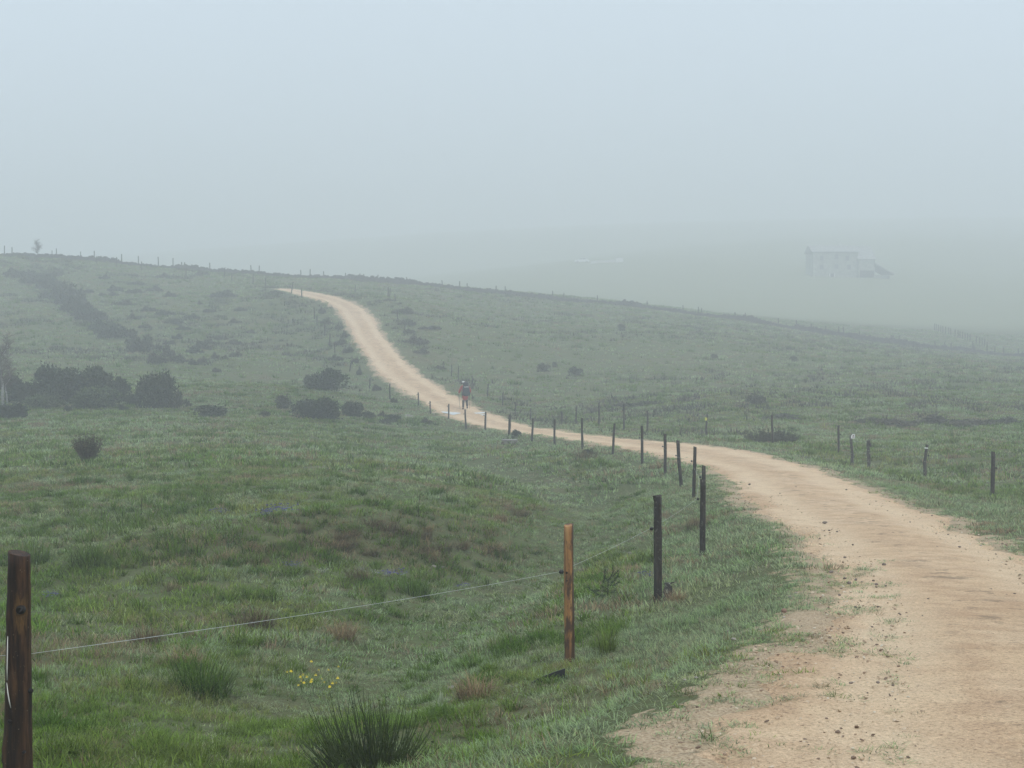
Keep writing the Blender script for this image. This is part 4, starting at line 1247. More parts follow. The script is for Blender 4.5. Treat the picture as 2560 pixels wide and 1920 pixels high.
HB = [(250, 385, 220, 80), (400, 490, 260, 110), (500, 570, 200, 90), (590, 620, 200, 80), (650, 680, 140, 60), (760, 730, 230, 100), (870, 770, 120, 60), (930, 820, 200, 100),
      (1010, 900, 120, 90), (1070, 860, 100, 75), (1130, 890, 120, 55), (180, 350, 160, 55), (330, 420, 180, 70), (460, 520, 200, 80), (700, 710, 160, 70), (560, 590, 160, 80)]
for a, b, c, d in HB:
    bush(a / 2.572, 560 + b / 2.572, c / 2.572, d / 2.572 * 1.1, "heath", "heath_bush", "dark heath bush in the diagonal band running down the foggy hill", "bush", "band of heath bushes down the hill", hmin=0.5)
HS = [(1240, 910, 52, 42), (1300, 900, 62, 40), (1395, 945, 60, 35), (850, 615, 90, 35), (930, 668, 80, 30), (1120, 645, 110, 35), (1180, 685, 90, 30), (1090, 772, 80, 35), (1150, 740, 80, 30),
      (1300, 805, 100, 60), (1250, 840, 100, 40), (1340, 775, 90, 35), (1420, 745, 90, 35), (1380, 870, 60, 40), (1440, 875, 50, 30), (1520, 855, 80, 40), (740, 432, 100, 35), (860, 445, 100, 35),
      (1010, 435, 120, 35), (1100, 470, 80, 40), (730, 465, 60, 28), (1440, 470, 160, 45), (660, 465, 50, 28), (1280, 515, 40, 25), (800, 525, 110, 35), (1500, 775, 90, 30), (100, 335, 150, 45),
      (340, 335, 100, 35), (680, 355, 80, 25), (960, 560, 100, 35), (1060, 590, 110, 35), (1230, 610, 100, 30), (1350, 570, 90, 25), (1500, 640, 100, 30), (1600, 700, 80, 25), (880, 390, 100, 25),
      (1300, 330, 90, 25), (560, 440, 80, 30), (1060, 345, 100, 25), (1550, 560, 80, 25)]
for a, b, c, d in HS:
    bush(a / 2.572, 560 + b / 2.572, c / 2.572, d / 2.572 * 1.15, "heath", "heath_clump", "low heath clump scattered on the grassy hill left of the track", "bush", "heath clumps on the left hill", hmin=0.35)
for a, b, c, d in [(570, 430, 60, 60), (610, 530, 90, 60), (720, 570, 80, 60), (760, 650, 100, 60), (730, 700, 120, 60), (800, 770, 100, 60), (690, 840, 120, 50), (860, 860, 60, 60), (900, 960, 60, 70),
                   (1045, 1105, 80, 60), (1190, 1195, 70, 30), (1090, 1330, 70, 25), (1150, 1370, 180, 50), (1460, 1385, 120, 50)]:
    bush(640 + a / 3.456, 660 + b / 3.456, c / 3.456, d / 3.456 * 1.1, "heath", "bank_heath", "heath clump on the bank along the left side of the climbing track", "bush", "heath on the bank below the track", hmin=0.35)
for a, b, c, d in [(1270, 430, 180, 70), (1310, 530, 150, 55), (1380, 690, 200, 70), (1500, 560, 200, 45), (1450, 775, 160, 45), (1590, 915, 100, 45), (1320, 600, 120, 50), (1140, 330, 100, 25)]:
    bush(640 + a / 3.456, 660 + b / 3.456, c / 3.456, d / 3.456 * 1.0, "heath", "slope_heath", "heath clump on the slope right of the climbing track", "bush", "heath right of the climbing track", hmin=0.35)
for a in [(2240, 1062, 120, 20), (2330, 1058, 140, 22), (2430, 1062, 130, 20), (2180, 1058, 90, 14), (1960, 1046, 110, 14), (1600, 1018, 130, 20), (2520, 1056, 100, 16)]:
    bush(*a, "heath", "heather_patch", "low brown heather patch in the damp dip right of the track", "bush", "heather patches in the dip", hmin=0.3)

# ------------------------------------------------------------------ shrubs made of whippy stems
M_BROOM = leaf_mat("broom_stems", [(0.026, 0.046, 0.005), (0.036, 0.060, 0.007), (0.046, 0.066, 0.009)], 0.05, 0.4, 3.0)
M_BROWNTIP = leaf_mat("twig_tips", [(0.075, 0.056, 0.026), (0.085, 0.070, 0.032), (0.060, 0.066, 0.026)], 0.1, 0.5, 3.0)
def whip_mesh(n, length, spread, th, seed, bias=(0, 0), lmin=0.45, curve=0.5, base=0.1, leaves=0, leaf=0.02):
    r = random.Random(seed); V = []; F = []
    for k in range(n):
        a = r.uniform(0, 6.283); q = base * math.sqrt(r.random())
        tilt = spread * math.sqrt(r.random())
        dx = math.sin(tilt) * math.cos(a) + bias[0]; dy = math.sin(tilt) * math.sin(a) + bias[1]
        L = length * (lmin + (1 - lmin) * r.random()) * (1.15 - 0.35 * tilt)
        p = Vector((q * math.cos(a), q * math.sin(a), -0.03)); d = Vector((dx, dy, math.cos(tilt))).normalized()
        pts = [p.copy()]
        for j in range(5):
            d = (d + Vector((r.uniform(-.05, .05), r.uniform(-.05, .05), curve * 0.12))).normalized()
            p = p + d * (L / 5); pts.append(p.copy())
        tube(pts, [th, th, th * .85, th * .7, th * .5, th * .2], 3, False, V, F)
        if r.random() < 0.5:                              # side shoot
            j = r.randint(1, 3); d2 = (d + Vector((r.uniform(-.6, .6), r.uniform(-.6, .6), 0.1))).normalized()
            tube([pts[j], pts[j] + d2 * L * .2, pts[j] + (d2 + Vector((0, 0, .3))) * L * .38], [th * .7, th * .55, th * .2], 3, False, V, F)
        for _ in range(leaves):
            j = r.randint(1, 5); c = pts[j].lerp(pts[j - 1], r.random())
            u = Vector((r.uniform(-1, 1), r.uniform(-1, 1), r.uniform(-.2, 1))).normalized() * leaf; w = u.cross(Vector((r.uniform(-1, 1), r.uniform(-1, 1), r.uniform(-1, 1)))).normalized() * leaf * .3
            b = len(V); V += [c, c + u * .5 + w, c + u, c + u * .5 - w]; F.append((b, b + 1, b + 2, b + 3))
    return V, F
q = hit0(925, 1935)[0]
e = empty("broom_shrub", (q[0], q[1], hz(*q) - 0.02), 0, "green broom shrub of thin whippy stems standing in the near grass", "shrub")
V, F = whip_mesh(210, 0.50, 1.15, 0.0042, 3, bias=(-0.22, 0.05), base=0.16, leaves=3, leaf=0.014)
link("outer_stems", mesh_from("outer_stems", V, F, M_BROOM, shade=np.random.default_rng(1).uniform(-.6, .6, len(V))), e)
V, F = whip_mesh(260, 0.28, 1.25, 0.0044, 4, bias=(0.12, 0.0), base=0.24, leaves=7, leaf=0.016)
link("inner_stems", mesh_from("inner_stems", V, F, M_BROOM, shade=np.random.default_rng(2).uniform(-.9, .2, len(V))), e)
q = hit0(219, 1153)[0]
e = empty("twiggy_shrub", (q[0], q[1], hz(*q)), 0, "lone vase-shaped twiggy shrub with brownish tips in the left meadow", "shrub")
V, F = whip_mesh(120, 0.80, 0.62, 0.012, 5, base=0.08, curve=0.7, leaves=0)
link("stems", mesh_from("stems", V, F, M_STEM), e)
V, F = whip_mesh(170, 0.88, 0.72, 0.006, 6, base=0.10, curve=0.6, leaves=26, leaf=0.055)
link("foliage", mesh_from("foliage", V, F, M_BROWNTIP, shade=np.random.default_rng(3).uniform(-.9, .6, len(V))), e)
xx, yy = right_info[5][1] + 0.1, right_info[5][2] + 0.75
e = empty("spreading_bush", (xx, yy, hz(xx, yy)), 0, "low dark spreading bush around the foot of a tall post", "bush")
for k, (ox, b) in enumerate(((-0.55, (-0.25, 0)), (0.1, (0, 0)), (0.55, (0.3, 0)))):
    V, F = whip_mesh(150, 0.72, 1.25, 0.010, 60 + k, bias=b, base=0.25, leaves=12, leaf=0.06)
    link("foliage", mesh_from("foliage", V, F, M_BUSH, shade=np.random.default_rng(30 + k).uniform(-.8, .8, len(V))), e, (ox, 0, 0))
q = hit0(1292, 1097)[0]
bush(1292, 1099, 34, 20, "small", "culvert_bush", "small dark bush behind the stone slab by the track")
bush(1465, 1140, 50, 18, "small", "post_bush", "small dark bush at the foot of a thin post by the track")

# ------------------------------------------------------------------ tussocks
def tus(n, rad, hgt, seed, mat, wid=0.0030):
    V, F, S = tuft(n, rad, hgt, wid, seed, segs=5, lean=0.75, droop=1.7)
    return mesh_from("grass_tussock", V, F, mat, shade=S)
M_TBROWN = leaf_mat("brown_tussock", [(0.19, 0.130, 0.062), (0.24, 0.168, 0.088), (0.18, 0.142, 0.062)], 0.25, 0.5, 2.0, blade=0.6)
M_TDARK = leaf_mat("dark_tussock", [(0.094, 0.070, 0.030), (0.122, 0.088, 0.040), (0.094, 0.084, 0.034)], 0.2, 0.5, 2.0, blade=0.6)
M_SILV = leaf_mat("silvery_tussock", [(0.32, 0.34, 0.30), (0.38, 0.39, 0.35), (0.28, 0.31, 0.25)], 0.25, 0.4, 2.0)
TM = {"b": [tus(330, 0.15, 0.24, 500 + k, M_TBROWN) for k in range(3)], "d": [tus(330, 0.16, 0.24, 510 + k, M_TDARK) for k in range(2)],
      "g": [tus(330, 0.16, 0.28, 520 + k, MAT_DEEP, 0.0036) for k in range(2)], "s": [tus(90, 0.07, 0.14, 530, M_SILV)], "l": [tus(200, 0.10, 0.30, 540, MAT_GRASS, 0.004)]}
TUS = [(632, 1562, 105, 52, "d", "dark brown grass tussock standing alone below the wire", None), (365, 1604, 95, 48, "d", "brown grass tussock, uppermost of three in a line left of the wire", None),
       (450, 1658, 105, 48, "b", "straw brown tussock between a darker tussock and a large green one", None), (505, 1728, 180, 75, "g", "large green grass tussock with brown edges below two brown ones", None),
       (852, 1600, 90, 46, "b", "straw brown tussock in the hollow under the wire", None), (1190, 1740, 122, 55, "b", "straw brown tussock next to a pale flat rock", None),
       (1690, 1510, 52, 34, "b", "short straw tussock beside the broken stump", None), (1036, 1488, 85, 45, "g", "green spiky tussock close to violet flowers in the hollow", None),
       (225, 1418, 120, 52, "g", "dark green tussock on the bank above the brown post's knot", None), (80, 1408, 90, 50, "g", "dark green tussock right behind the top of the brown post", None),
       (1517, 1628, 80, 58, "l", "tall thin green grass clump right of the orange post", None), (895, 1455, 60, 36, "d", "dark tussock with silvery tips in the hollow", None), (1740, 1322, 60, 32, "d", "brown tussock beside the straight dark post", None),
       (1465, 1148, 60, 22, "d", "dark tussock below the slender posts across the dip", None)]
for k, (a, b, c) in enumerate([(880, 1338, 70), (935, 1312, 70), (972, 1325, 75), (1012, 1336, 70), (1100, 1372, 85), (1150, 1368, 75), (1222, 1372, 85), (1060, 1345, 60), (850, 1350, 60), (1080, 1398, 60), (760, 1330, 55), (690, 1380, 55), (560, 1395, 60), (430, 1480, 55), (1300, 1290, 60), (1250, 1300, 50)]):
    TUS.append((a, b, c, 36, "d" if k % 3 else "b", "brown tussock in the ragged row along the grassy bank", "tussocks along the bank"))
rb = random.Random(12)
for k in range(18):                                    # the bank's face, crest to foot
    u = rb.random(); a = 620 + 640 * u; cr_ = np.interp(a, [560, 700, 850, 1000, 1120, 1260], [1345, 1330, 1312, 1300, 1318, 1350]); ft_ = np.interp(a, [560, 700, 850, 1000, 1120, 1260], [1420, 1428, 1432, 1434, 1425, 1395])
    TUS.append((a, cr_ + (ft_ - cr_) * (0.1 + 0.8 * rb.random()), rb.uniform(45, 80), rb.uniform(20, 32), "dbdg"[k % 4], "brown tussock in the ragged row along the grassy bank", "tussocks along the bank"))
for k, (a, b, c, d, kd, lab, grp) in enumerate(TUS):
    q = hit0(a, b)[0]; s = q[1] / FPX
    ms = TM[kd]; me = ms[k % len(ms)]
    sx = max(0.7, (1.1 if grp else 1.45) * c * s / 0.52); sz = max(0.75, (1.0 if grp else 1.75) * d * s / 0.215)
    o = link("grass_tussock", me, None, (q[0], q[1], hz(*q) - 0.01), k * 1.7, (sx, sx * 0.85, sz))
    tag(o, lab, "grass tussock", grp)
for k, (a, b) in enumerate([(806, 1436), (905, 1428), (935, 1436)]):
    q = hit0(a, b)[0]
    tag(link("silvery_grass", TM["s"][0], None, (q[0], q[1], hz(*q) - 0.01), k), "small silvery white grass tuft in the hollow below the bank", "grass tuft", "silvery tufts in the hollow")

# ------------------------------------------------------------------ pine seedling
M_NEEDLE = leaf_mat("pine_needles", [(0.040, 0.078, 0.026), (0.052, 0.092, 0.032), (0.062, 0.098, 0.036)], 0.15, 0.3, 4.0)
q = hit0(1519, 1506)[0]; s = q[1] / FPX
e = empty("pine_seedling", (q[0], q[1], hz(*q)), 0, "small crooked pine seedling between the orange post and the stump post", "tree")
def sp(a, b):
    return Vector(((a - 770) / 3.857 * s, random.uniform(-.03, .03), (830 - b) / 3.857 * s))
axes = [[(770, 835), (772, 740), (775, 640), (790, 620), (822, 560), (820, 485)], [(775, 650), (745, 610), (738, 560), (746, 520)], [(795, 670), (845, 630), (880, 570)], [(775, 690), (830, 680), (880, 655)],
        [(772, 745), (700, 745), (620, 740), (580, 700)], [(770, 775), (720, 790), (640, 760)], [(785, 760), (830, 750), (850, 720)], [(765, 720), (725, 700), (715, 690)], [(745, 600), (730, 650), (722, 670)], [(822, 600), (868, 540)]]
r = random.Random(8); VT = []; FT = []; VN = []; FN = []
for k, ax in enumerate(axes):
    pts = [sp(*p) for p in ax]
    tube(pts, [0.006 if k == 0 else 0.003] * (len(pts) - 1) + [0.002], 5, True, VT, FT)
    for a, b in zip(pts[:-1], pts[1:]):
        for _ in range(int((b - a).length / 0.0020) if k else int((b - a).length / 0.0035)):
            c = a.lerp(b, r.random()); d = ((b - a).normalized() * 0.7 + Vector((r.uniform(-1, 1), r.uniform(-1, 1), r.uniform(-1, 1)))).normalized() * 0.052
            w = d.cross(Vector((r.random(), r.random(), r.random()))).normalized() * 0.0026
            i = len(VN); VN += [c - w, c + w, c + d]; FN.append((i, i + 1, i + 2))
link("trunk", mesh_from("trunk", VT, FT, M_STEM), e)
link("needles", mesh_from("needles", VN, FN, M_NEEDLE, shade=np.random.default_rng(4).uniform(-.6, .6, len(VN))), e)

# ------------------------------------------------------------------ birch at the left edge, sapling on the skyline
def birch_bark():
    t = NT("birch_bark"); o = t.pos(True)
    a = t.noise(o, 6.0, 4, 0.7, (1, 1, 4)); col = t.ramp(a, [(0.36, (0.06, 0.055, 0.05)), (0.46, (0.28, 0.275, 0.26)), (0.7, (0.38, 0.37, 0.35))])
    t.bsdf(col, 0.7, 0.2); return t.m
M_BIRCH = birch_bark()
M_TWIG = flat_mat("birch_twigs", (0.085, 0.062, 0.050), 0.8, 0.2)
def bare_tree(px, pyb, D, h, name, label, seed, trunk_r, mat, wide, group=None, twigs=260, twig_r=0.006):
    x = XD(px, D); z = hz(x, D)
    e = empty(name, (x, D, z), 0, label, "tree", group)
    r = random.Random(seed); V = []; F = []
    tp = [Vector((r.uniform(-.06, .06) * k, r.uniform(-.06, .06) * k, h * k / 6.0)) for k in range(7)]; tp[0] = Vector((0, 0, -0.15))
    tube(tp, [trunk_r * (1 - k / 7.0) for k in range(7)], 7, True, V, F)
    link("trunk", mesh_from("trunk", V, F, mat, True), e)
    V = []; F = []
    for k in range(twigs):
        t0 = r.uniform(0.22, 0.98); j = min(5, int(t0 * 6)); b = tp[j].lerp(tp[j + 1], t0 * 6 - j)
        a = r.uniform(0, 6.283); L = wide * (1.15 - t0) * r.uniform(0.35, 1.0) + 0.12 * h * r.random()
        d = Vector((math.cos(a), math.sin(a), r.uniform(0.5, 1.5))).normalized()
        p1 = b + d * L * .5; p2 = p1 + (d + Vector((r.uniform(-.3, .3), r.uniform(-.3, .3), r.uniform(-.5, .3)))) * L * .5
        tube([b, p1, p2], [twig_r * 1.6, twig_r, twig_r * .5], 3, False, V, F)
        for _ in range(3):
            c = p1.lerp(p2, r.random()); dd = Vector((r.uniform(-1, 1), r.uniform(-1, 1), r.uniform(-.6, .8))) * L * .3
            tube([c, c + dd], [twig_r * .7, twig_r * .4], 3, False, V, F)
    link("twigs", mesh_from("twigs", V, F, M_TWIG), e)
    return e
bare_tree(6, 1003, 78, 3.9, "birch_tree", "pale leafless birch with a white trunk at the edge of the thicket", 3, 0.085, M_BIRCH, 1.3)
bare_tree(17, 985, 79.5, 2.9, "birch_tree", "thinner leafless birch right beside the larger pale birch", 4, 0.05, M_BIRCH, 0.9, None, 160)
bare_tree(97, 633, 207, 2.6, "bare_sapling", "small bare rounded sapling on the skyline behind the stone wall", 9, 0.05, M_TWIG, 1.3, None, 160, 0.012)

# ------------------------------------------------------------------ flowers
M_YPET = flat_mat("yellow_petals", (0.72, 0.56, 0.03), 0.5, 0.3, 0.1)
M_VPET = flat_mat("violet_petals", (0.085, 0.075, 0.24), 0.6, 0.2, 0.3)
M_WPET = flat_mat("white_petals", (0.75, 0.75, 0.70), 0.6, 0.2, 0.05)
M_GST = flat_mat("green_flower_stem", (0.07, 0.12, 0.03), 0.6, 0.2)
def petal_head(V, F, c, rad, n, up=0.35, cupped=0.3):
    for k in range(n):
        a = 6.283 * k / n; d = Vector((math.cos(a), math.sin(a), cupped)); t = Vector((-math.sin(a), math.cos(a), 0))
        b = len(V); V += [c, c + d * rad * .6 + t * rad * .42, c + d * rad, c + d * rad * .6 - t * rad * .42]; F.append((b, b + 1, b + 2, b + 3))
V, F = tube([(0, 0, -.01), (.006, .004, .08), (.004, -.004, .15)], [.0016, .0014, .0012], 3)
fl_stem = mesh_from("stem", V, F, M_GST)
V = []; F = []; petal_head(V, F, Vector((.004, -.004, .15)), .017, 6); petal_head(V, F, Vector((.004, -.004, .156)), .010, 5, cupped=1.2)
fl_head = mesh_from("petals", V, F, M_YPET)
for k, (a, b) in enumerate([(255, 150), (245, 195), (275, 225), (255, 250), (345, 195), (395, 190), (360, 210), (145, 110), (80, 95), (400, 110), (550, 105), (670, 95), (510, 210), (385, 245), (440, 258), (290, 265), (575, 285), (660, 275), (660, 225), (350, 20), (265, 238), (590, 290)]):
    q = hit0(700 + a / 4.608, 1640 + b / 4.608 + 42)[0]
    e = empty("yellow_flower", (q[0], q[1], hz(*q)), k * 2.4, "small yellow meadow flower in the loose patch under the wire", "flower", "yellow flowers in the near meadow")
    sc_ = RNG.uniform(0.8, 1.1)
    for me, nm in ((fl_stem, "stem"), (fl_head, "petals")):
        o = link(nm, me, e, (0, 0, 0), 0, sc_); o.rotation_euler = (RNG.uniform(-.1, .45), RNG.uniform(-.2, .2), 0)
def flower_patch(n, rad, hgt, pet, seed, mat):
    r = random.Random(seed); V = []; F = []
    for k in range(n):
        a = r.uniform(0, 6.28); q = rad * math.sqrt(r.random())
        petal_head(V, F, Vector((q * math.cos(a) * 1.4, q * math.sin(a), hgt * r.uniform(.6, 1.1))), pet * r.uniform(.7, 1.2), 5, cupped=r.uniform(-.3, 1.0))
    return mesh_from("violet_flowers", V, F, mat)
VM = [flower_patch(34, 0.13, 0.12, 0.019, 70 + k, M_VPET) for k in range(2)]
for k, (a, b, s_, lab) in enumerate([(710, 1290, 1.7, "bright violet flower patch, brightest in the open meadow beyond the bank"), (686, 1292, 1.4, "pale violet flower patch left of the brightest one"), (660, 1297, 1.2, "faint violet flower patch at the far left of three in a row"),
                                     (548, 1288, 1.1, "small violet flower patch alone in the meadow above the bank"), (992, 1450, 1.2, "bright violet flower patch beside the spiky green tussock"), (962, 1446, 0.9, "faint violet flowers next to the dark silvery tussock"),
                                     (732, 1430, 0.9, "small violet flower patch in the hollow under the bank"), (1158, 1475, 0.8, "few violet flowers in the hollow near the orange post"), (127, 1495, 0.8, "few violet flowers right of the brown post's knot"), (1620, 1455, 0.8, "few violet flowers just left of the flared dark post")]):
    q = hit0(a, b)[0]
    tag(link("violet_flowers", VM[k % 2], None, (q[0], q[1], hz(*q)), k, s_), lab, "flowers")
V = []; F = []
for k in range(3):
    petal_head(V, F, Vector((.05 * math.cos(2 * k), .05 * math.sin(2 * k), .17 + .02 * k)), .035, 6)
tube([(0, 0, 0), (.01, 0, .1), (.0, .02, .17)], [.004, .003, .003], 3, False, V, F)
WF = mesh_from("white_flower", V, F, M_WPET)
for k, (a, b) in enumerate([(145, 1048), (131, 1052), (326, 1061), (342, 1064), (500, 1060), (507, 1064), (513, 1061), (862, 1092), (2143, 1088), (2192, 1095), (2337, 1099)]):
    q = hit0(a, b)[0]
    grp = ("white flower dot in the meadow below the thicket and bushes", "white flowers in the left meadow") if a < 1500 else ("white flower dot in the grass behind the sign post", "white flowers right of the track")
    tag(link("white_flower", WF, None, (q[0], q[1], hz(*q)), k, 1.0), grp[0], "flower", grp[1])
# pale pointed shoot and two dead stalks
M_SHOOT = leaf_mat("pale_shoot", [(0.34, 0.42, 0.25), (0.40, 0.46, 0.30), (0.30, 0.40, 0.22)], 0.3, 0.2, 8.0)
q = hit0(1103, 1764)[0]; V = []; F = []
for a, hh, ww, dx in ((0.2, .135, .020, -.004), (1.6, .12, .018, .012), (3.0, .09, .016, -.014), (4.4, .10, .014, .006)):
    t = Vector((math.cos(a), math.sin(a), 0)); n_ = Vector((-t.y, t.x, 0)); b = len(V)
    for k in range(5):
        u = k / 4; w = ww * math.sin(math.pi * min(1, .28 + .72 * u)) ; zc = hh * u
        V += [Vector((dx, 0, zc)) - t * w + n_ * .006, Vector((dx, 0, zc)) - n_ * .004, Vector((dx, 0, zc)) + t * w + n_ * .006]
    for k in range(4):
        F += [(b + 3 * k, b + 3 * k + 1, b + 3 * k + 4, b + 3 * k + 3), (b + 3 * k + 1, b + 3 * k + 2, b + 3 * k + 5, b + 3 * k + 4)]
tag(link("leaf_shoot", mesh_from("leaf_shoot", V, F, M_SHOOT, True), None, (q[0], q[1], hz(*q) - .005)), "pale pointed leaf shoot rising from grass by the flat rock", "plant")
for a, b, c, lab in ((353, 1286, 62, "thin dark dead stalk standing in the left meadow"), (1046, 1292, 60, "thin dead stalk standing on the bank above brown tussocks")):
    q = hit0(a, b)[0]; h_ = c * q[1] / FPX
    V, F = tube([(0, 0, -.03), (.01, 0, h_ * .5), (.03, 0, h_)], [.006, .005, .003], 5)
    tag(link("dead_stalk", mesh_from("dead_stalk", V, F, M_STEM), None, (q[0], q[1], hz(*q))), lab, "stalk")

# ------------------------------------------------------------------ low heather cover on the hill, uncountable
V, F, S = tuft(22, 0.32, 0.30, 0.020, 801, segs=2, lean=0.6, droop=0.7)
hm = [("heather", mesh_from("heather", *tuft(22, 0.34, 0.30, 0.020, 801 + k, segs=2, lean=0.6, droop=0.7)[:2], M_HEATH, shade=tuft(22, 0.34, 0.30, 0.020, 801 + k, segs=2, lean=0.6, droop=0.7)[2])) for k in range(3)]
C_HEA = proto_collection("heather", hm)
x, y = fan_points(62, 205, 1.9)
z, sd_ = hbase(x, y, True)
f1 = fbm(x / 9.0, y / 9.0, 71, 3); f2 = fbm(x / 2.4, y / 2.4, 73, 2)
left_ = x < np.interp(y, CENT[:, 1], CENT[:, 0])
pr = sstep(0.46, 0.60, f1 + 0.04 * left_) * sstep(0.46, 0.62, f2) * np.where(left_, sstep(95, 120, y), 0.55)
dd_ = np.abs(sd_ - 2.0)
pr = np.maximum(pr, 0.75 * (x > 4) * sstep(76, 82, y) * sstep(100, 90, y) * sstep(0.42, 0.58, f2))
pr = np.maximum(pr, 0.8 * sstep(2.2, 0.4, dd_) * sstep(90, 105, y) * sstep(0.45, 0.6, f2))
m = (sd_ > 0.7) & (RNG.uniform(0, 1, len(x)) < pr)
x, y, z = x[m], y[m], z[m]; n = len(x); s_ = RNG.uniform(0.6, 1.5, n)
scatter("heather_cover", np.stack([x, y, z - 0.02], 1), np.stack([s_ * 1.3, s_ * 1.3, s_], 1), np.stack([RNG.normal(0, .1, n), RNG.normal(0, .1, n), RNG.uniform(0, 6.28, n)], 1), RNG.integers(0, 3, n), C_HEA,
        "low dark heather cover patching the foggy slopes", "heather")
# ------------------------------------------------------------------ stones
M_STONE_D = stone_material("dark_stone", (0.17, 0.135, 0.11))
M_STONE_P = stone_material("pale_granite", (0.32, 0.295, 0.25))
M_STONE_R = stone_material("reddish_stone", (0.25, 0.165, 0.125))
RD = [rock_mesh("stone", 400 + k, M_STONE_D, 2, 0.65) for k in range(4)]
RP = [rock_mesh("rock", 420 + k, M_STONE_P, 2, 0.5) for k in range(4)]
RR = [rock_mesh("stone", 440, M_STONE_R, 2, 0.8)]
def stone(px, py, wpx, me, name, label, group, rz, on_t=True, sink=0.25):
    q = hit0(px, py)[0]; s = q[1] / FPX * wpx / 2
    z = (on_track(*q) if on_t else hz(*q)) + s * 0.55 * (1 - 2 * sink)
    tag(link(name, me, None, (q[0], q[1], z), rz, (s, s * RNG.uniform(.7, 1), s * RNG.uniform(.75, 1.05))), label, name, group)
ST = [(560, 70, 9), (925, 97, 14), (435, 213, 13), (560, 290, 11), (660, 297, 11), (825, 290, 9), (850, 343, 11), (850, 377, 8), (937, 350, 8), (600, 358, 13), (1908, 322, 10), (2050, 372, 7), (2125, 358, 8),
      (1326, 470, 10), (1298, 508, 5), (865, 590, 9), (655, 622, 8), (1057, 617, 7), (1935, 565, 9), (1728, 632, 8), (510, 527, 9), (810, 765, 8), (715, 320, 6), (697, 620, 7), (1555, 610, 5), (1275, 610, 5)]
ST = [(1960 + a / 3.687, 1400 + b / 3.687, c) for a, b, c in ST] + [(1600 + a / 2.304, 1300 + b / 2.304, c) for a, b, c in
      [(1065, 57, 14), (1090, 92, 8), (1135, 93, 8), (1460, 75, 8), (1035, 152, 7), (1840, 153, 9), (1215, 1045, 13), (1370, 1023, 11), (1457, 1025, 9), (1470, 1085, 7), (2095, 1110, 11), (1265, 1015, 6), (1310, 1075, 6), (1775, 68, 6), (1225, 182, 7),
       (1710, 157, 7), (2050, 200, 6), (1340, 150, 6), (970, 1333, 6), (1360, 1330, 6), (2020, 1352, 7), (1960, 870, 7), (1240, 620, 9), (1500, 620, 8)]] + [(1874, 1221, 8), (1990, 1220, 6), (1950, 1240, 5), (2116, 1224, 6), (2330, 1296, 7), (2275, 1310, 5)]
for k, (a, b, c) in enumerate(ST):
    stone(a, b, c, RD[k % 4], "stone", "small dark stone lying loose on the pale sandy track", "dark stones on the track", k * 1.3)
stone(1960, 1603, 17, RR[0], "stone", "reddish angular stone where grass meets the gravel", None, 0.4)
for k, (a, b, c) in enumerate([(1834, 1687, 16), (2452, 1359, 8), (1820, 1640, 8), (1975, 1560, 10), (1990, 1548, 8), (1740, 1795, 12), (1712, 1800, 10), (1664, 1693, 11), (1650, 1805, 9), (1960, 1620, 9), (1900, 1660, 7)]):
    stone(a, b, c, RP[k % 4], "rock", "small pale stone on the gravelly edge of the verge", "pale stones at the gravel edge", k * 1.1)
for k, (a, b, c, lab, grp) in enumerate([(1136, 1722, 42, "flat pale rock in the grass beside a straw brown tussock", None), (1140, 1878, 38, "rounded pale rock half buried in grass right of the broom shrub", None),
        (1349, 1497, 15, 0, 1), (1321, 1518, 10, 0, 1), (1367, 1523, 11, 0, 1), (1345, 1533, 12, 0, 1), (1349, 1650, 14, "pale stone in the grass left of the orange post's foot", None), (1085, 1418, 24, 0, 1), (1110, 1420, 18, 0, 1), (1545, 1350, 16, 0, 1), (1575, 1385, 14, 0, 1),
        (1500, 1385, 12, 0, 1), (1480, 1840, 22, "pale flat stone at the ragged edge of the gravel", None), (1660, 1690, 16, "pale stone in the verge grass below the stump post", None), (1230, 1372, 12, 0, 1), (1022, 1046, 30, "large grey slab in the bank under the track by the bushes", None)]):
    stone(a, b, c, RP[k % 4], "rock", lab or "small pale rock in the grassy hollow left of the fence", "pale rocks in the hollow" if grp else None, k * 0.9, False, 0.35)
# stone culvert: a slab on small stones
q = hit0(1275, 1112)[0]; s = q[1] / FPX
e = empty("stone_culvert", (q[0], q[1], hz(*q)), 0, "low stone culvert with a pale flat slab under the dark posts", "culvert")
V, F = box_faces([], [], -20 * s, 18 * s, -.28, .45, .17, .21)
for k, v in enumerate(V):
    v.x += random.uniform(-.03, .03); v.z += random.uniform(-.012, .012)
link("slab", mesh_from("slab", V, F, stone_material("slab_stone", (0.22, 0.21, 0.19))), e)
for k in range(8):
    link("stone", RP[k % 4] if k % 3 else RD[k % 4], e, (-18 * s + k * 5.2 * s, -.2 + .03 * (k % 2), .07 + .05 * (k % 2)), k, (.085, .08, .12))

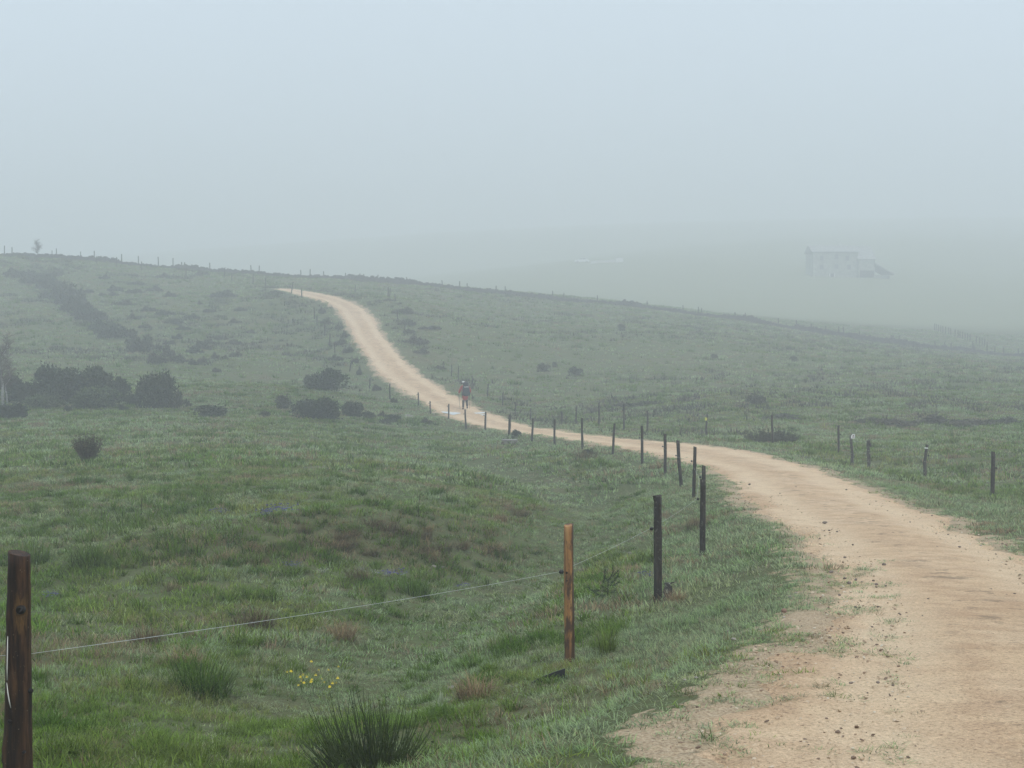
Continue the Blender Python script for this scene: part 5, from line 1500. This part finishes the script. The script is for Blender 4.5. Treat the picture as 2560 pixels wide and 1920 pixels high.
# pebbles pressed into the track, one object
M_PEB = NT("pebbles")
oi = M_PEB.n("ShaderNodeObjectInfo")
M_PEB.bsdf(M_PEB.ramp(oi.outputs['Random'], [(0.0, (0.14, 0.10, 0.075)), (0.22, (0.26, 0.18, 0.12)), (0.5, (0.48, 0.36, 0.24)), (0.8, (0.54, 0.43, 0.31)), (1.0, (0.56, 0.50, 0.40))]), 0.85, 0.2)
pebs = [("pebble", rock_mesh("pebble", 460 + k, M_PEB.m, 1, 0.6)) for k in range(5)]
C_PEB = proto_collection("pebbles", pebs)
def pebbles(d0, d1, dens, s0, s1):
    x, y = fan_points(d0, d1, dens)
    sd, zt = track(x, y)
    e_ = sd + ragged(x, y)
    pr = np.where(e_ < 0.1, 0.30 + 0.7 * sstep(-0.9, 0.0, e_) * sstep(0.4, 0.6, fbm(x / .6, y / .6, 15, 2)), 0)
    m = RNG.uniform(0, 1, len(x)) < pr
    x, y, e_ = x[m], y[m], e_[m]
    z = hbase(x, y) + 0.022
    n = len(x); s = s0 * (s1 / s0) ** (RNG.uniform(0, 1, n) ** 3.0)
    return np.stack([x, y, z], 1), s
p1, s1 = pebbles(4.5, 12, 520, .0035, .016)
p2, s2 = pebbles(12, 30, 90, .006, .022)
pp = np.vstack([p1, p2]); ss = np.r_[s1, s2]; n = len(pp)
scatter("gravel", pp, np.stack([ss * RNG.uniform(.8, 1.5, n), ss, ss * RNG.uniform(.5, 1, n)], 1), np.stack([RNG.normal(0, .3, n), RNG.normal(0, .3, n), RNG.uniform(0, 6.28, n)], 1), RNG.integers(0, 5, n), C_PEB,
        "loose gravel strewn over the near part of the track", "gravel")

# ------------------------------------------------------------------ puddles
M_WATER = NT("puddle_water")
bs = M_WATER.bsdf((0.66, 0.67, 0.66), 0.30, 0.5)  # pale base colour stands in for the bright sky mirrored in the water
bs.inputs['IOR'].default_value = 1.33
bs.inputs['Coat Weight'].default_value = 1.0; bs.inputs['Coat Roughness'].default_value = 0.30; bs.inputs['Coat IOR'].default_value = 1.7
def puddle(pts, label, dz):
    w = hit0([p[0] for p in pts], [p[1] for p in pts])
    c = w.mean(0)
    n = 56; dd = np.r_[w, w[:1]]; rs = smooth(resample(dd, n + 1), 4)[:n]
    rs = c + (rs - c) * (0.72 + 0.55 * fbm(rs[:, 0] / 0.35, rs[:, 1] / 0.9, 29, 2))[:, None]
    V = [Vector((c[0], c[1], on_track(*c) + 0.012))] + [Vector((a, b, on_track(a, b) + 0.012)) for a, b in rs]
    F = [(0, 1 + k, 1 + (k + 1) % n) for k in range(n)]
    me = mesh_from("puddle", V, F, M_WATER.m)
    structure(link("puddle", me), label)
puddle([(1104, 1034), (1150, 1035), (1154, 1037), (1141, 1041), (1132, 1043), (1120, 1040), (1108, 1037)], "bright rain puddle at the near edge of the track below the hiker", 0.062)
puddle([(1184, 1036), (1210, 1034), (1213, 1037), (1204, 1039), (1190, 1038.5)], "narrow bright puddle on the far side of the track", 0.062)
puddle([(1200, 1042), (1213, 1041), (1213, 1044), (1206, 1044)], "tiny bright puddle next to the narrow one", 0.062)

# ------------------------------------------------------------------ stump, black strip
q = hit0(1667, 1509)[0]; s = q[1] / FPX
e = empty("tree_stump", (q[0], q[1], hz(*q)), 0, "broken grey stump with a stub of twig beside the flared dark post", "stump")
me = post_mesh(0.20, 0.050, 0.034, (0.015, 0), 77, W_LICH, 12, 6, 0.01, cut=0.9, rough=0.2)
link("wood", me, e)
V, F = tube([(0.03, -.01, .19), (.055, -.012, .205), (.10, -.015, .215)], [.009, .008, .003], 6); link("twig", mesh_from("twig", V, F, W_DARK), e)
V, F = tube([(0.05, -.02, -.02), (.045, -.03, .08), (.05, -.025, .17)], [.012, .014, .006], 6); link("bark_flake", mesh_from("bark_flake", V, F, W_DARK), e)
a0 = hit0(1412, 1692)[0]; a1 = hit0(1328, 1706)[0]
V = []; F = []
for k in range(6):
    u = k / 5; c = a0 * (1 - u) + a1 * u; z = hz(*c); hh = 0.075 * (1 - u) ** 0.7 + 0.008
    V += [Vector((c[0], c[1] - .006, z - .01)), Vector((c[0], c[1] + .006, z - .01)), Vector((c[0] + .004, c[1] + .010, z + hh)), Vector((c[0] + .004, c[1] - .002, z + hh))]
for k in range(5):
    for j in range(4):
        F.append((4 * k + j, 4 * k + (j + 1) % 4, 4 * k + 4 + (j + 1) % 4, 4 * k + 4 + j))
F += [(0, 1, 2, 3), (23, 22, 21, 20)]
tag(link("black_sheet", mesh_from("black_sheet", V, F, M_BLACK)), "strip of black rubber sheet half hidden in grass below the orange post", "rubber sheet")

# ------------------------------------------------------------------ the hiker
def skin_obj(name, pts, edges, mat, parent, sub=2):
    me = bpy.data.meshes.new(name)
    me.from_pydata([p[:3] for p in pts], edges, [])
    me.materials.append(mat)
    o = link(name, me, parent)
    sk = o.modifiers.new("skin", 'SKIN'); sk.use_smooth_shade = True
    for i, v in enumerate(me.skin_vertices[0].data):
        p = pts[i]; v.radius = (p[3], p[4] if len(p) > 4 else p[3]); v.use_root = (i == 0)
    o.modifiers.new("sub", 'SUBSURF').levels = sub
    o.modifiers["sub"].render_levels = sub
    return o
M_SKIN = flat_mat("skin", (0.42, 0.26, 0.19), 0.6, 0.3, 0.05)
M_JACK = flat_mat("red_rain_jacket", (0.36, 0.034, 0.036), 0.55, 0.3, 0.15)
M_TROU = flat_mat("black_gaiters", (0.022, 0.022, 0.026), 0.7, 0.2)
M_BOOT = flat_mat("dark_boots", (0.028, 0.020, 0.016), 0.6, 0.3)
M_PACK = flat_mat("slate_backpack", (0.026, 0.040, 0.050), 0.7, 0.2)
M_LID = flat_mat("black_pack_lid", (0.018, 0.018, 0.024), 0.6, 0.3)
q = P(1163, 1016, 86.0); hx, hy = float(q[0]), float(q[1])
hzz = on_track(hx, hy)
hk = empty("person", (hx, hy, hzz), math.radians(8), "hiker seen from behind in red rain jacket with a big dark backpack", "person")
# lean slightly forward (walking away, +y); x to the right
body = [(0, .02, .93, .13, .11), (0, .05, 1.12, .13, .10), (0, .09, 1.32, .16, .11), (0, .12, 1.45, .07, .07), (0, .15, 1.54, .055, .055), (0, .18, 1.63, .085, .10), (0, .18, 1.71, .07, .085),
        (-.09, .02, .88, .095), (-.10, .06, .50, .062), (-.12, .0, .12, .042), (-.125, .10, .05, .04),
        (.09, .02, .88, .095), (.10, .12, .52, .062), (.13, .02, .20, .042), (.145, .12, .12, .04),
        (-.20, .10, 1.39, .06), (-.31, .06, 1.14, .048), (-.36, .20, .98, .036), (.20, .10, 1.39, .06), (.30, .06, 1.14, .048), (.30, .22, 1.00, .036)]
skin_obj("body", body, [(0, 1), (1, 2), (2, 3), (3, 4), (4, 5), (5, 6), (0, 7), (7, 8), (8, 9), (9, 10), (0, 11), (11, 12), (12, 13), (13, 14), (2, 15), (15, 16), (16, 17), (2, 18), (18, 19), (19, 20)], M_SKIN, hk)
jk = [(0, .02, .92, .20, .17), (0, .05, 1.12, .20, .16), (0, .09, 1.33, .21, .16), (0, .12, 1.46, .10, .10), (-.21, .10, 1.39, .085), (-.325, .06, 1.14, .078), (-.355, .17, 1.01, .062), (.21, .10, 1.39, .085), (.315, .06, 1.14, .078), (.305, .19, 1.02, .062),
      (0, .03, .74, .225, .18), (-.09, .04, .56, .135, .13), (.10, .06, .56, .135, .13)]
skin_obj("jacket", jk, [(0, 1), (1, 2), (2, 3), (2, 4), (4, 5), (5, 6), (2, 7), (7, 8), (8, 9), (0, 10), (10, 11), (10, 12)], M_JACK, hk)
for sx, y0, y1, zf in ((-1, .06, .0, 0.0), (1, .12, .02, .06)):
    skin_obj("trousers", [(sx * .09, .03, .62, .10), (sx * .105, y0, .46, .078), (sx * .12, y1, .24 + zf, .070), (sx * .125, y1, .12 + zf, .062)], [(0, 1), (1, 2), (2, 3)], M_TROU, hk)
    skin_obj("boot", [(sx * .125, y1, .14 + zf, .062), (sx * .128, y1, .06 + zf, .060, .055), (sx * .132, y1 + .10, .045 + zf, .050, .042), (sx * .136, y1 + .17, .035 + zf * .8, .042, .032)], [(0, 1), (1, 2), (2, 3)], M_BOOT, hk)
for sx, wx_, wy_, wz_ in ((-1, -.36, .20, .98), (1, .30, .22, 1.00)):
    pts = [(wx_, wy_, wz_, .030), (wx_ + sx * .004, wy_ + .05, wz_ - .025, .036, .022)]; ed = [(0, 1)]
    for k in range(4):
        fx = wx_ + sx * .03 - sx * .02 * k; b = len(pts)
        pts += [(fx, wy_ + .095, wz_ - .04, .010), (fx, wy_ + .115 - .006 * k, wz_ - .065, .009), (fx - sx * .005, wy_ + .095, wz_ - .085 + .004 * k, .008)]
        ed += [(1, b), (b, b + 1), (b + 1, b + 2)]
    b = len(pts); pts += [(wx_ - sx * .035, wy_ + .06, wz_ - .03, .011), (wx_ - sx * .04, wy_ + .09, wz_ - .05, .009)]; ed += [(1, b), (b, b + 1)]
    skin_obj("hand", pts, ed, M_SKIN, hk, 1)
# hood / rain hat seen past the pack
def lump(name, parent, loc, sc_, mat, seed, sub=3, power=0.6):
    bm = bmesh.new(); bmesh.ops.create_icosphere(bm, subdivisions=sub, radius=1.0)
    for v in bm.verts:
        c = v.co
        v.co = Vector([math.copysign(abs(k) ** power, k) for k in c])
        v.co *= 1 + 0.05 * (vnoise(v.co.x * 3 + seed, v.co.z * 3 + v.co.y * 2, seed) - 0.5)
    me = bpy.data.meshes.new(name); bm.to_mesh(me); bm.free(); me.materials.append(mat)
    me.polygons.foreach_set("use_smooth", np.ones(len(me.polygons), bool))
    return link(name, me, parent, loc, 0, sc_)
lump("hat", hk, (-.10, .15, 1.68), (.085, .10, .05), M_WHITE, 2, 3, 0.85)
bp = lump("backpack", hk, (.03, -.20, 1.17), (.215, .16, .35), M_PACK, 4)
lump("pack_lid", bp, (-.10, -.05, 1.10), (.78, .95, .42), M_LID, 6, 3, 0.75)
lump("side_pocket", bp, (1.0, 0, -.55), (.2, .6, .35), M_PACK, 7, 2)
lump("side_pocket", bp, (-1.0, 0, -.55), (.2, .6, .35), M_PACK, 8, 2)
V, F = box_faces([], [], -.10, .17, -.40, -.345, 1.375, 1.405)
link("white_strap", mesh_from("white_strap", V, F, M_WHITE), bp).matrix_parent_inverse = Matrix.LocRotScale(bp.location, None, bp.scale).inverted()
M_POLE = flat_mat("dark_pole", (0.05, 0.05, 0.055), 0.4, 0.4)
for sx, hx0, hy0, hz0, fx, fy in ((-1, -.365, .30, .93, -.30, .12), (1, .295, .32, .94, .33, .5)):
    e = empty("trekking_pole", (hx, hy, hzz), math.radians(8), "trekking pole in the hiker's left hand" if sx < 0 else "trekking pole in the hiker's right hand", "trekking pole")
    V, F = tube([(hx0, hy0 - .005, hz0 + .04), (fx, fy, -.01)], [.011, .008], 6); link("shaft", mesh_from("shaft", V, F, M_POLE), e)
    V, F = tube([(hx0, hy0 - .004, hz0 + .09), (hx0, hy0 - .004, hz0 - .04)], [.018, .016], 8); link("grip", mesh_from("grip", V, F, M_BLACK), e)

# ------------------------------------------------------------------ beyond the valley: house, car, white wall
M_HWALL = stone_material("house_stone", (0.35, 0.37, 0.32))
M_ROOF = stone_material("slate_roof", (0.36, 0.37, 0.355))
M_DARK = flat_mat("dark_opening", (0.03, 0.03, 0.03), 0.8, 0.2)
M_GLASS = flat_mat("window_glass", (0.14, 0.15, 0.16), 0.1, 0.5)
HD = 355.0; hs = HD / FPX
gx = XD(2087, HD); gz = hz(gx, HD)
def X_(px): return XD(px, HD) - gx
hb = float(P(2087, 692, HD)[2]); 
def Z_(py): return (692 - py) * hs
e = empty("farmhouse", (gx, HD, gz - 0.3), 0, "farmhouse with pale slate roof and lean-to barely visible through the fog", "house")
V, F = box_faces([], [], X_(2031), X_(2143), 0, 9, -1, Z_(627)); link("wall", mesh_from("wall", V, F, M_HWALL), e)
def prism_roof(x0, x1, y0, y1, ze, zr, over=0.4):
    ym = (y0 + y1) / 2
    V = [Vector(v) for v in ((x0 - over, y0 - over, ze), (x1 + over, y0 - over, ze), (x1 + over, ym, zr), (x0 - over, ym, zr), (x1 + over, y1 + over, ze), (x0 - over, y1 + over, ze))]
    F = [(0, 1, 2, 3), (3, 2, 4, 5), (0, 5, 4, 1), (1, 4, 2), (0, 3, 5)]
    return V, F
V, F = prism_roof(X_(2031), X_(2143), 0, 9, Z_(626), Z_(607)); rf = link("roof", mesh_from("roof", V, F, M_ROOF), e)
V, F = box_faces([], [], X_(2106), X_(2112), 3.9, 4.9, Z_(612), Z_(603)); link("chimney", mesh_from("chimney", V, F, M_WHITE), rf)
V, F = box_faces([], [], X_(2143) + .02, X_(2183), -1, 10, -1, Z_(646)); w2_ = link("side_wall", mesh_from("side_wall", V, F, M_HWALL), e)
V, F = prism_roof(X_(2143) + .05, X_(2183), -1, 10, Z_(645), Z_(608), .3); link("side_roof", mesh_from("side_roof", V, F, M_ROOF), e)
V = [Vector(v) for v in ((X_(2182), -1.5, Z_(653)), (X_(2230), -1.5, Z_(680)), (X_(2230), 9, Z_(680)), (X_(2182), 9, Z_(653)))]; V += [v - Vector((0, 0, .35)) for v in V]
link("lean_to_roof", mesh_from("lean_to_roof", V, [(0, 1, 2, 3), (7, 6, 5, 4), (0, 4, 5, 1), (1, 5, 6, 2), (2, 6, 7, 3), (3, 7, 4, 0)], M_ROOF), e)
V, F = box_faces([], [], X_(2183) + .05, X_(2222), 0, 8.5, -1, Z_(684)); link("lean_to_wall", mesh_from("lean_to_wall", V, F, M_HWALL), e)
V, F = box_faces([], [], X_(2146), X_(2180), -1.06, -.9, 0.2, Z_(673)); link("barn_opening", mesh_from("barn_opening", V, F, M_DARK), e)
V, F = box_faces([], [], X_(2073), X_(2083), -.10, .1, 0.1, Z_(680)); dr = link("door", mesh_from("door", V, F, M_DARK), e)
for a in (2072, 2083):
    V, F = box_faces([], [], X_(a), X_(a) + .18, -.16, .1, 0.1, Z_(679)); link("door_frame", mesh_from("door_frame", V, F, M_WHITE), dr)
for a, b in ((2085, 636), (2085, 660), (2048, 640), (2048, 662), (2112, 640), (2116, 662)):
    V, F = box_faces([], [], X_(a), X_(a) + .9, -.08, .1, Z_(b + 8), Z_(b - 4)); wn_ = link("window", mesh_from("window", V, F, M_GLASS), e)
    V, F = box_faces([], [], X_(a) - .1, X_(a) + 1.0, -.2, .0, Z_(b + 9.5), Z_(b + 8)); link("sill", mesh_from("sill", V, F, M_HWALL), wn_)
CD = 420.0; cs = CD / FPX
cx0 = XD(1454.5, CD); cz0 = hz(cx0, CD)
e = empty("parked_car", (cx0, CD, cz0), 0, "small white car parked on the far hillside in the fog", "car")
M_CAR = flat_mat("white_car_paint", (0.85, 0.86, 0.87), 0.3, 0.5, 0.03)
prof = [(-2.15, .35), (-2.2, .62), (-2.05, .80), (-1.25, .92), (-.55, 1.38), (.15, 1.46), (1.0, 1.40), (1.75, .98), (2.1, .92), (2.18, .6), (2.12, .35)]
n = len(prof)
V = [Vector((a, y_, b)) for y_ in (-.86, .86) for a, b in prof]
F = [tuple(range(n))[::-1], tuple(range(n, 2 * n))] + [(k, (k + 1) % n, (k + 1) % n + n, k + n) for k in range(n)]
link("body", mesh_from("body", V, F, M_CAR), e)
for pts in ([(-1.05, .95), (-.50, 1.30), (.10, 1.38), (.10, .95)], [(.18, .95), (.18, 1.38), (.90, 1.33), (1.45, .98)]):
    V = [Vector((a, y_, b)) for y_ in (-.875, -.85) for a, b in pts]
    link("window", mesh_from("window", V, [(3, 2, 1, 0), (4, 5, 6, 7), (0, 1, 5, 4), (1, 2, 6, 5), (2, 3, 7, 6), (3, 0, 4, 7)], M_GLASS), e)
for a in (-1.35, 1.35):
    for y_ in (-.80, .80):
        V, F = tube([(a, y_ - .1, .31), (a, y_ + .1, .31)], [.31, .31], 16); wh = link("wheel", mesh_from("wheel", V, F, M_BLACK), e)
        V, F = tube([(a, y_ - .115, .31), (a, y_ - .10, .31)], [.19, .19], 12); link("rim", mesh_from("rim", V, F, M_ROOF), wh)
V = []; F = []
for k in range(13):
    px = 1476 + (1538 - 1476) * k / 12; xw = XD(px, 412); zg = hz(xw, 412); b = len(V)
    V += [Vector((xw, 411.8, zg - .4)), Vector((xw, 412.2, zg - .4)), Vector((xw, 412.2, zg + .75)), Vector((xw, 411.8, zg + .75))]
    if k:
        for j in range(4):
            F.append((b - 4 + j, b - 4 + (j + 1) % 4, b + (j + 1) % 4, b + j))
F += [(0, 1, 2, 3), (51, 50, 49, 48)]
tag(link("white_wall", mesh_from("white_wall", V, F, flat_mat("pale_render", (0.52, 0.52, 0.51)))), "low whitish wall beside the white car on the far hillside", "wall")
xw = XD(1548, 411); zg = hz(xw, 411)
e = empty("white_container", (xw, 411, zg), 0, "pale box-shaped container at the end of the low white wall", "container")
V, F = box_faces([], [], -1.0, 1.0, -.7, .7, -.2, 1.25); link("box", mesh_from("box", V, F, flat_mat("pale_container", (0.72, 0.72, 0.72))), e)
V, F = box_faces([], [], -1.06, 1.06, -.76, .76, 1.252, 1.33); link("lid", mesh_from("lid", V, F, M_ROOF), e)
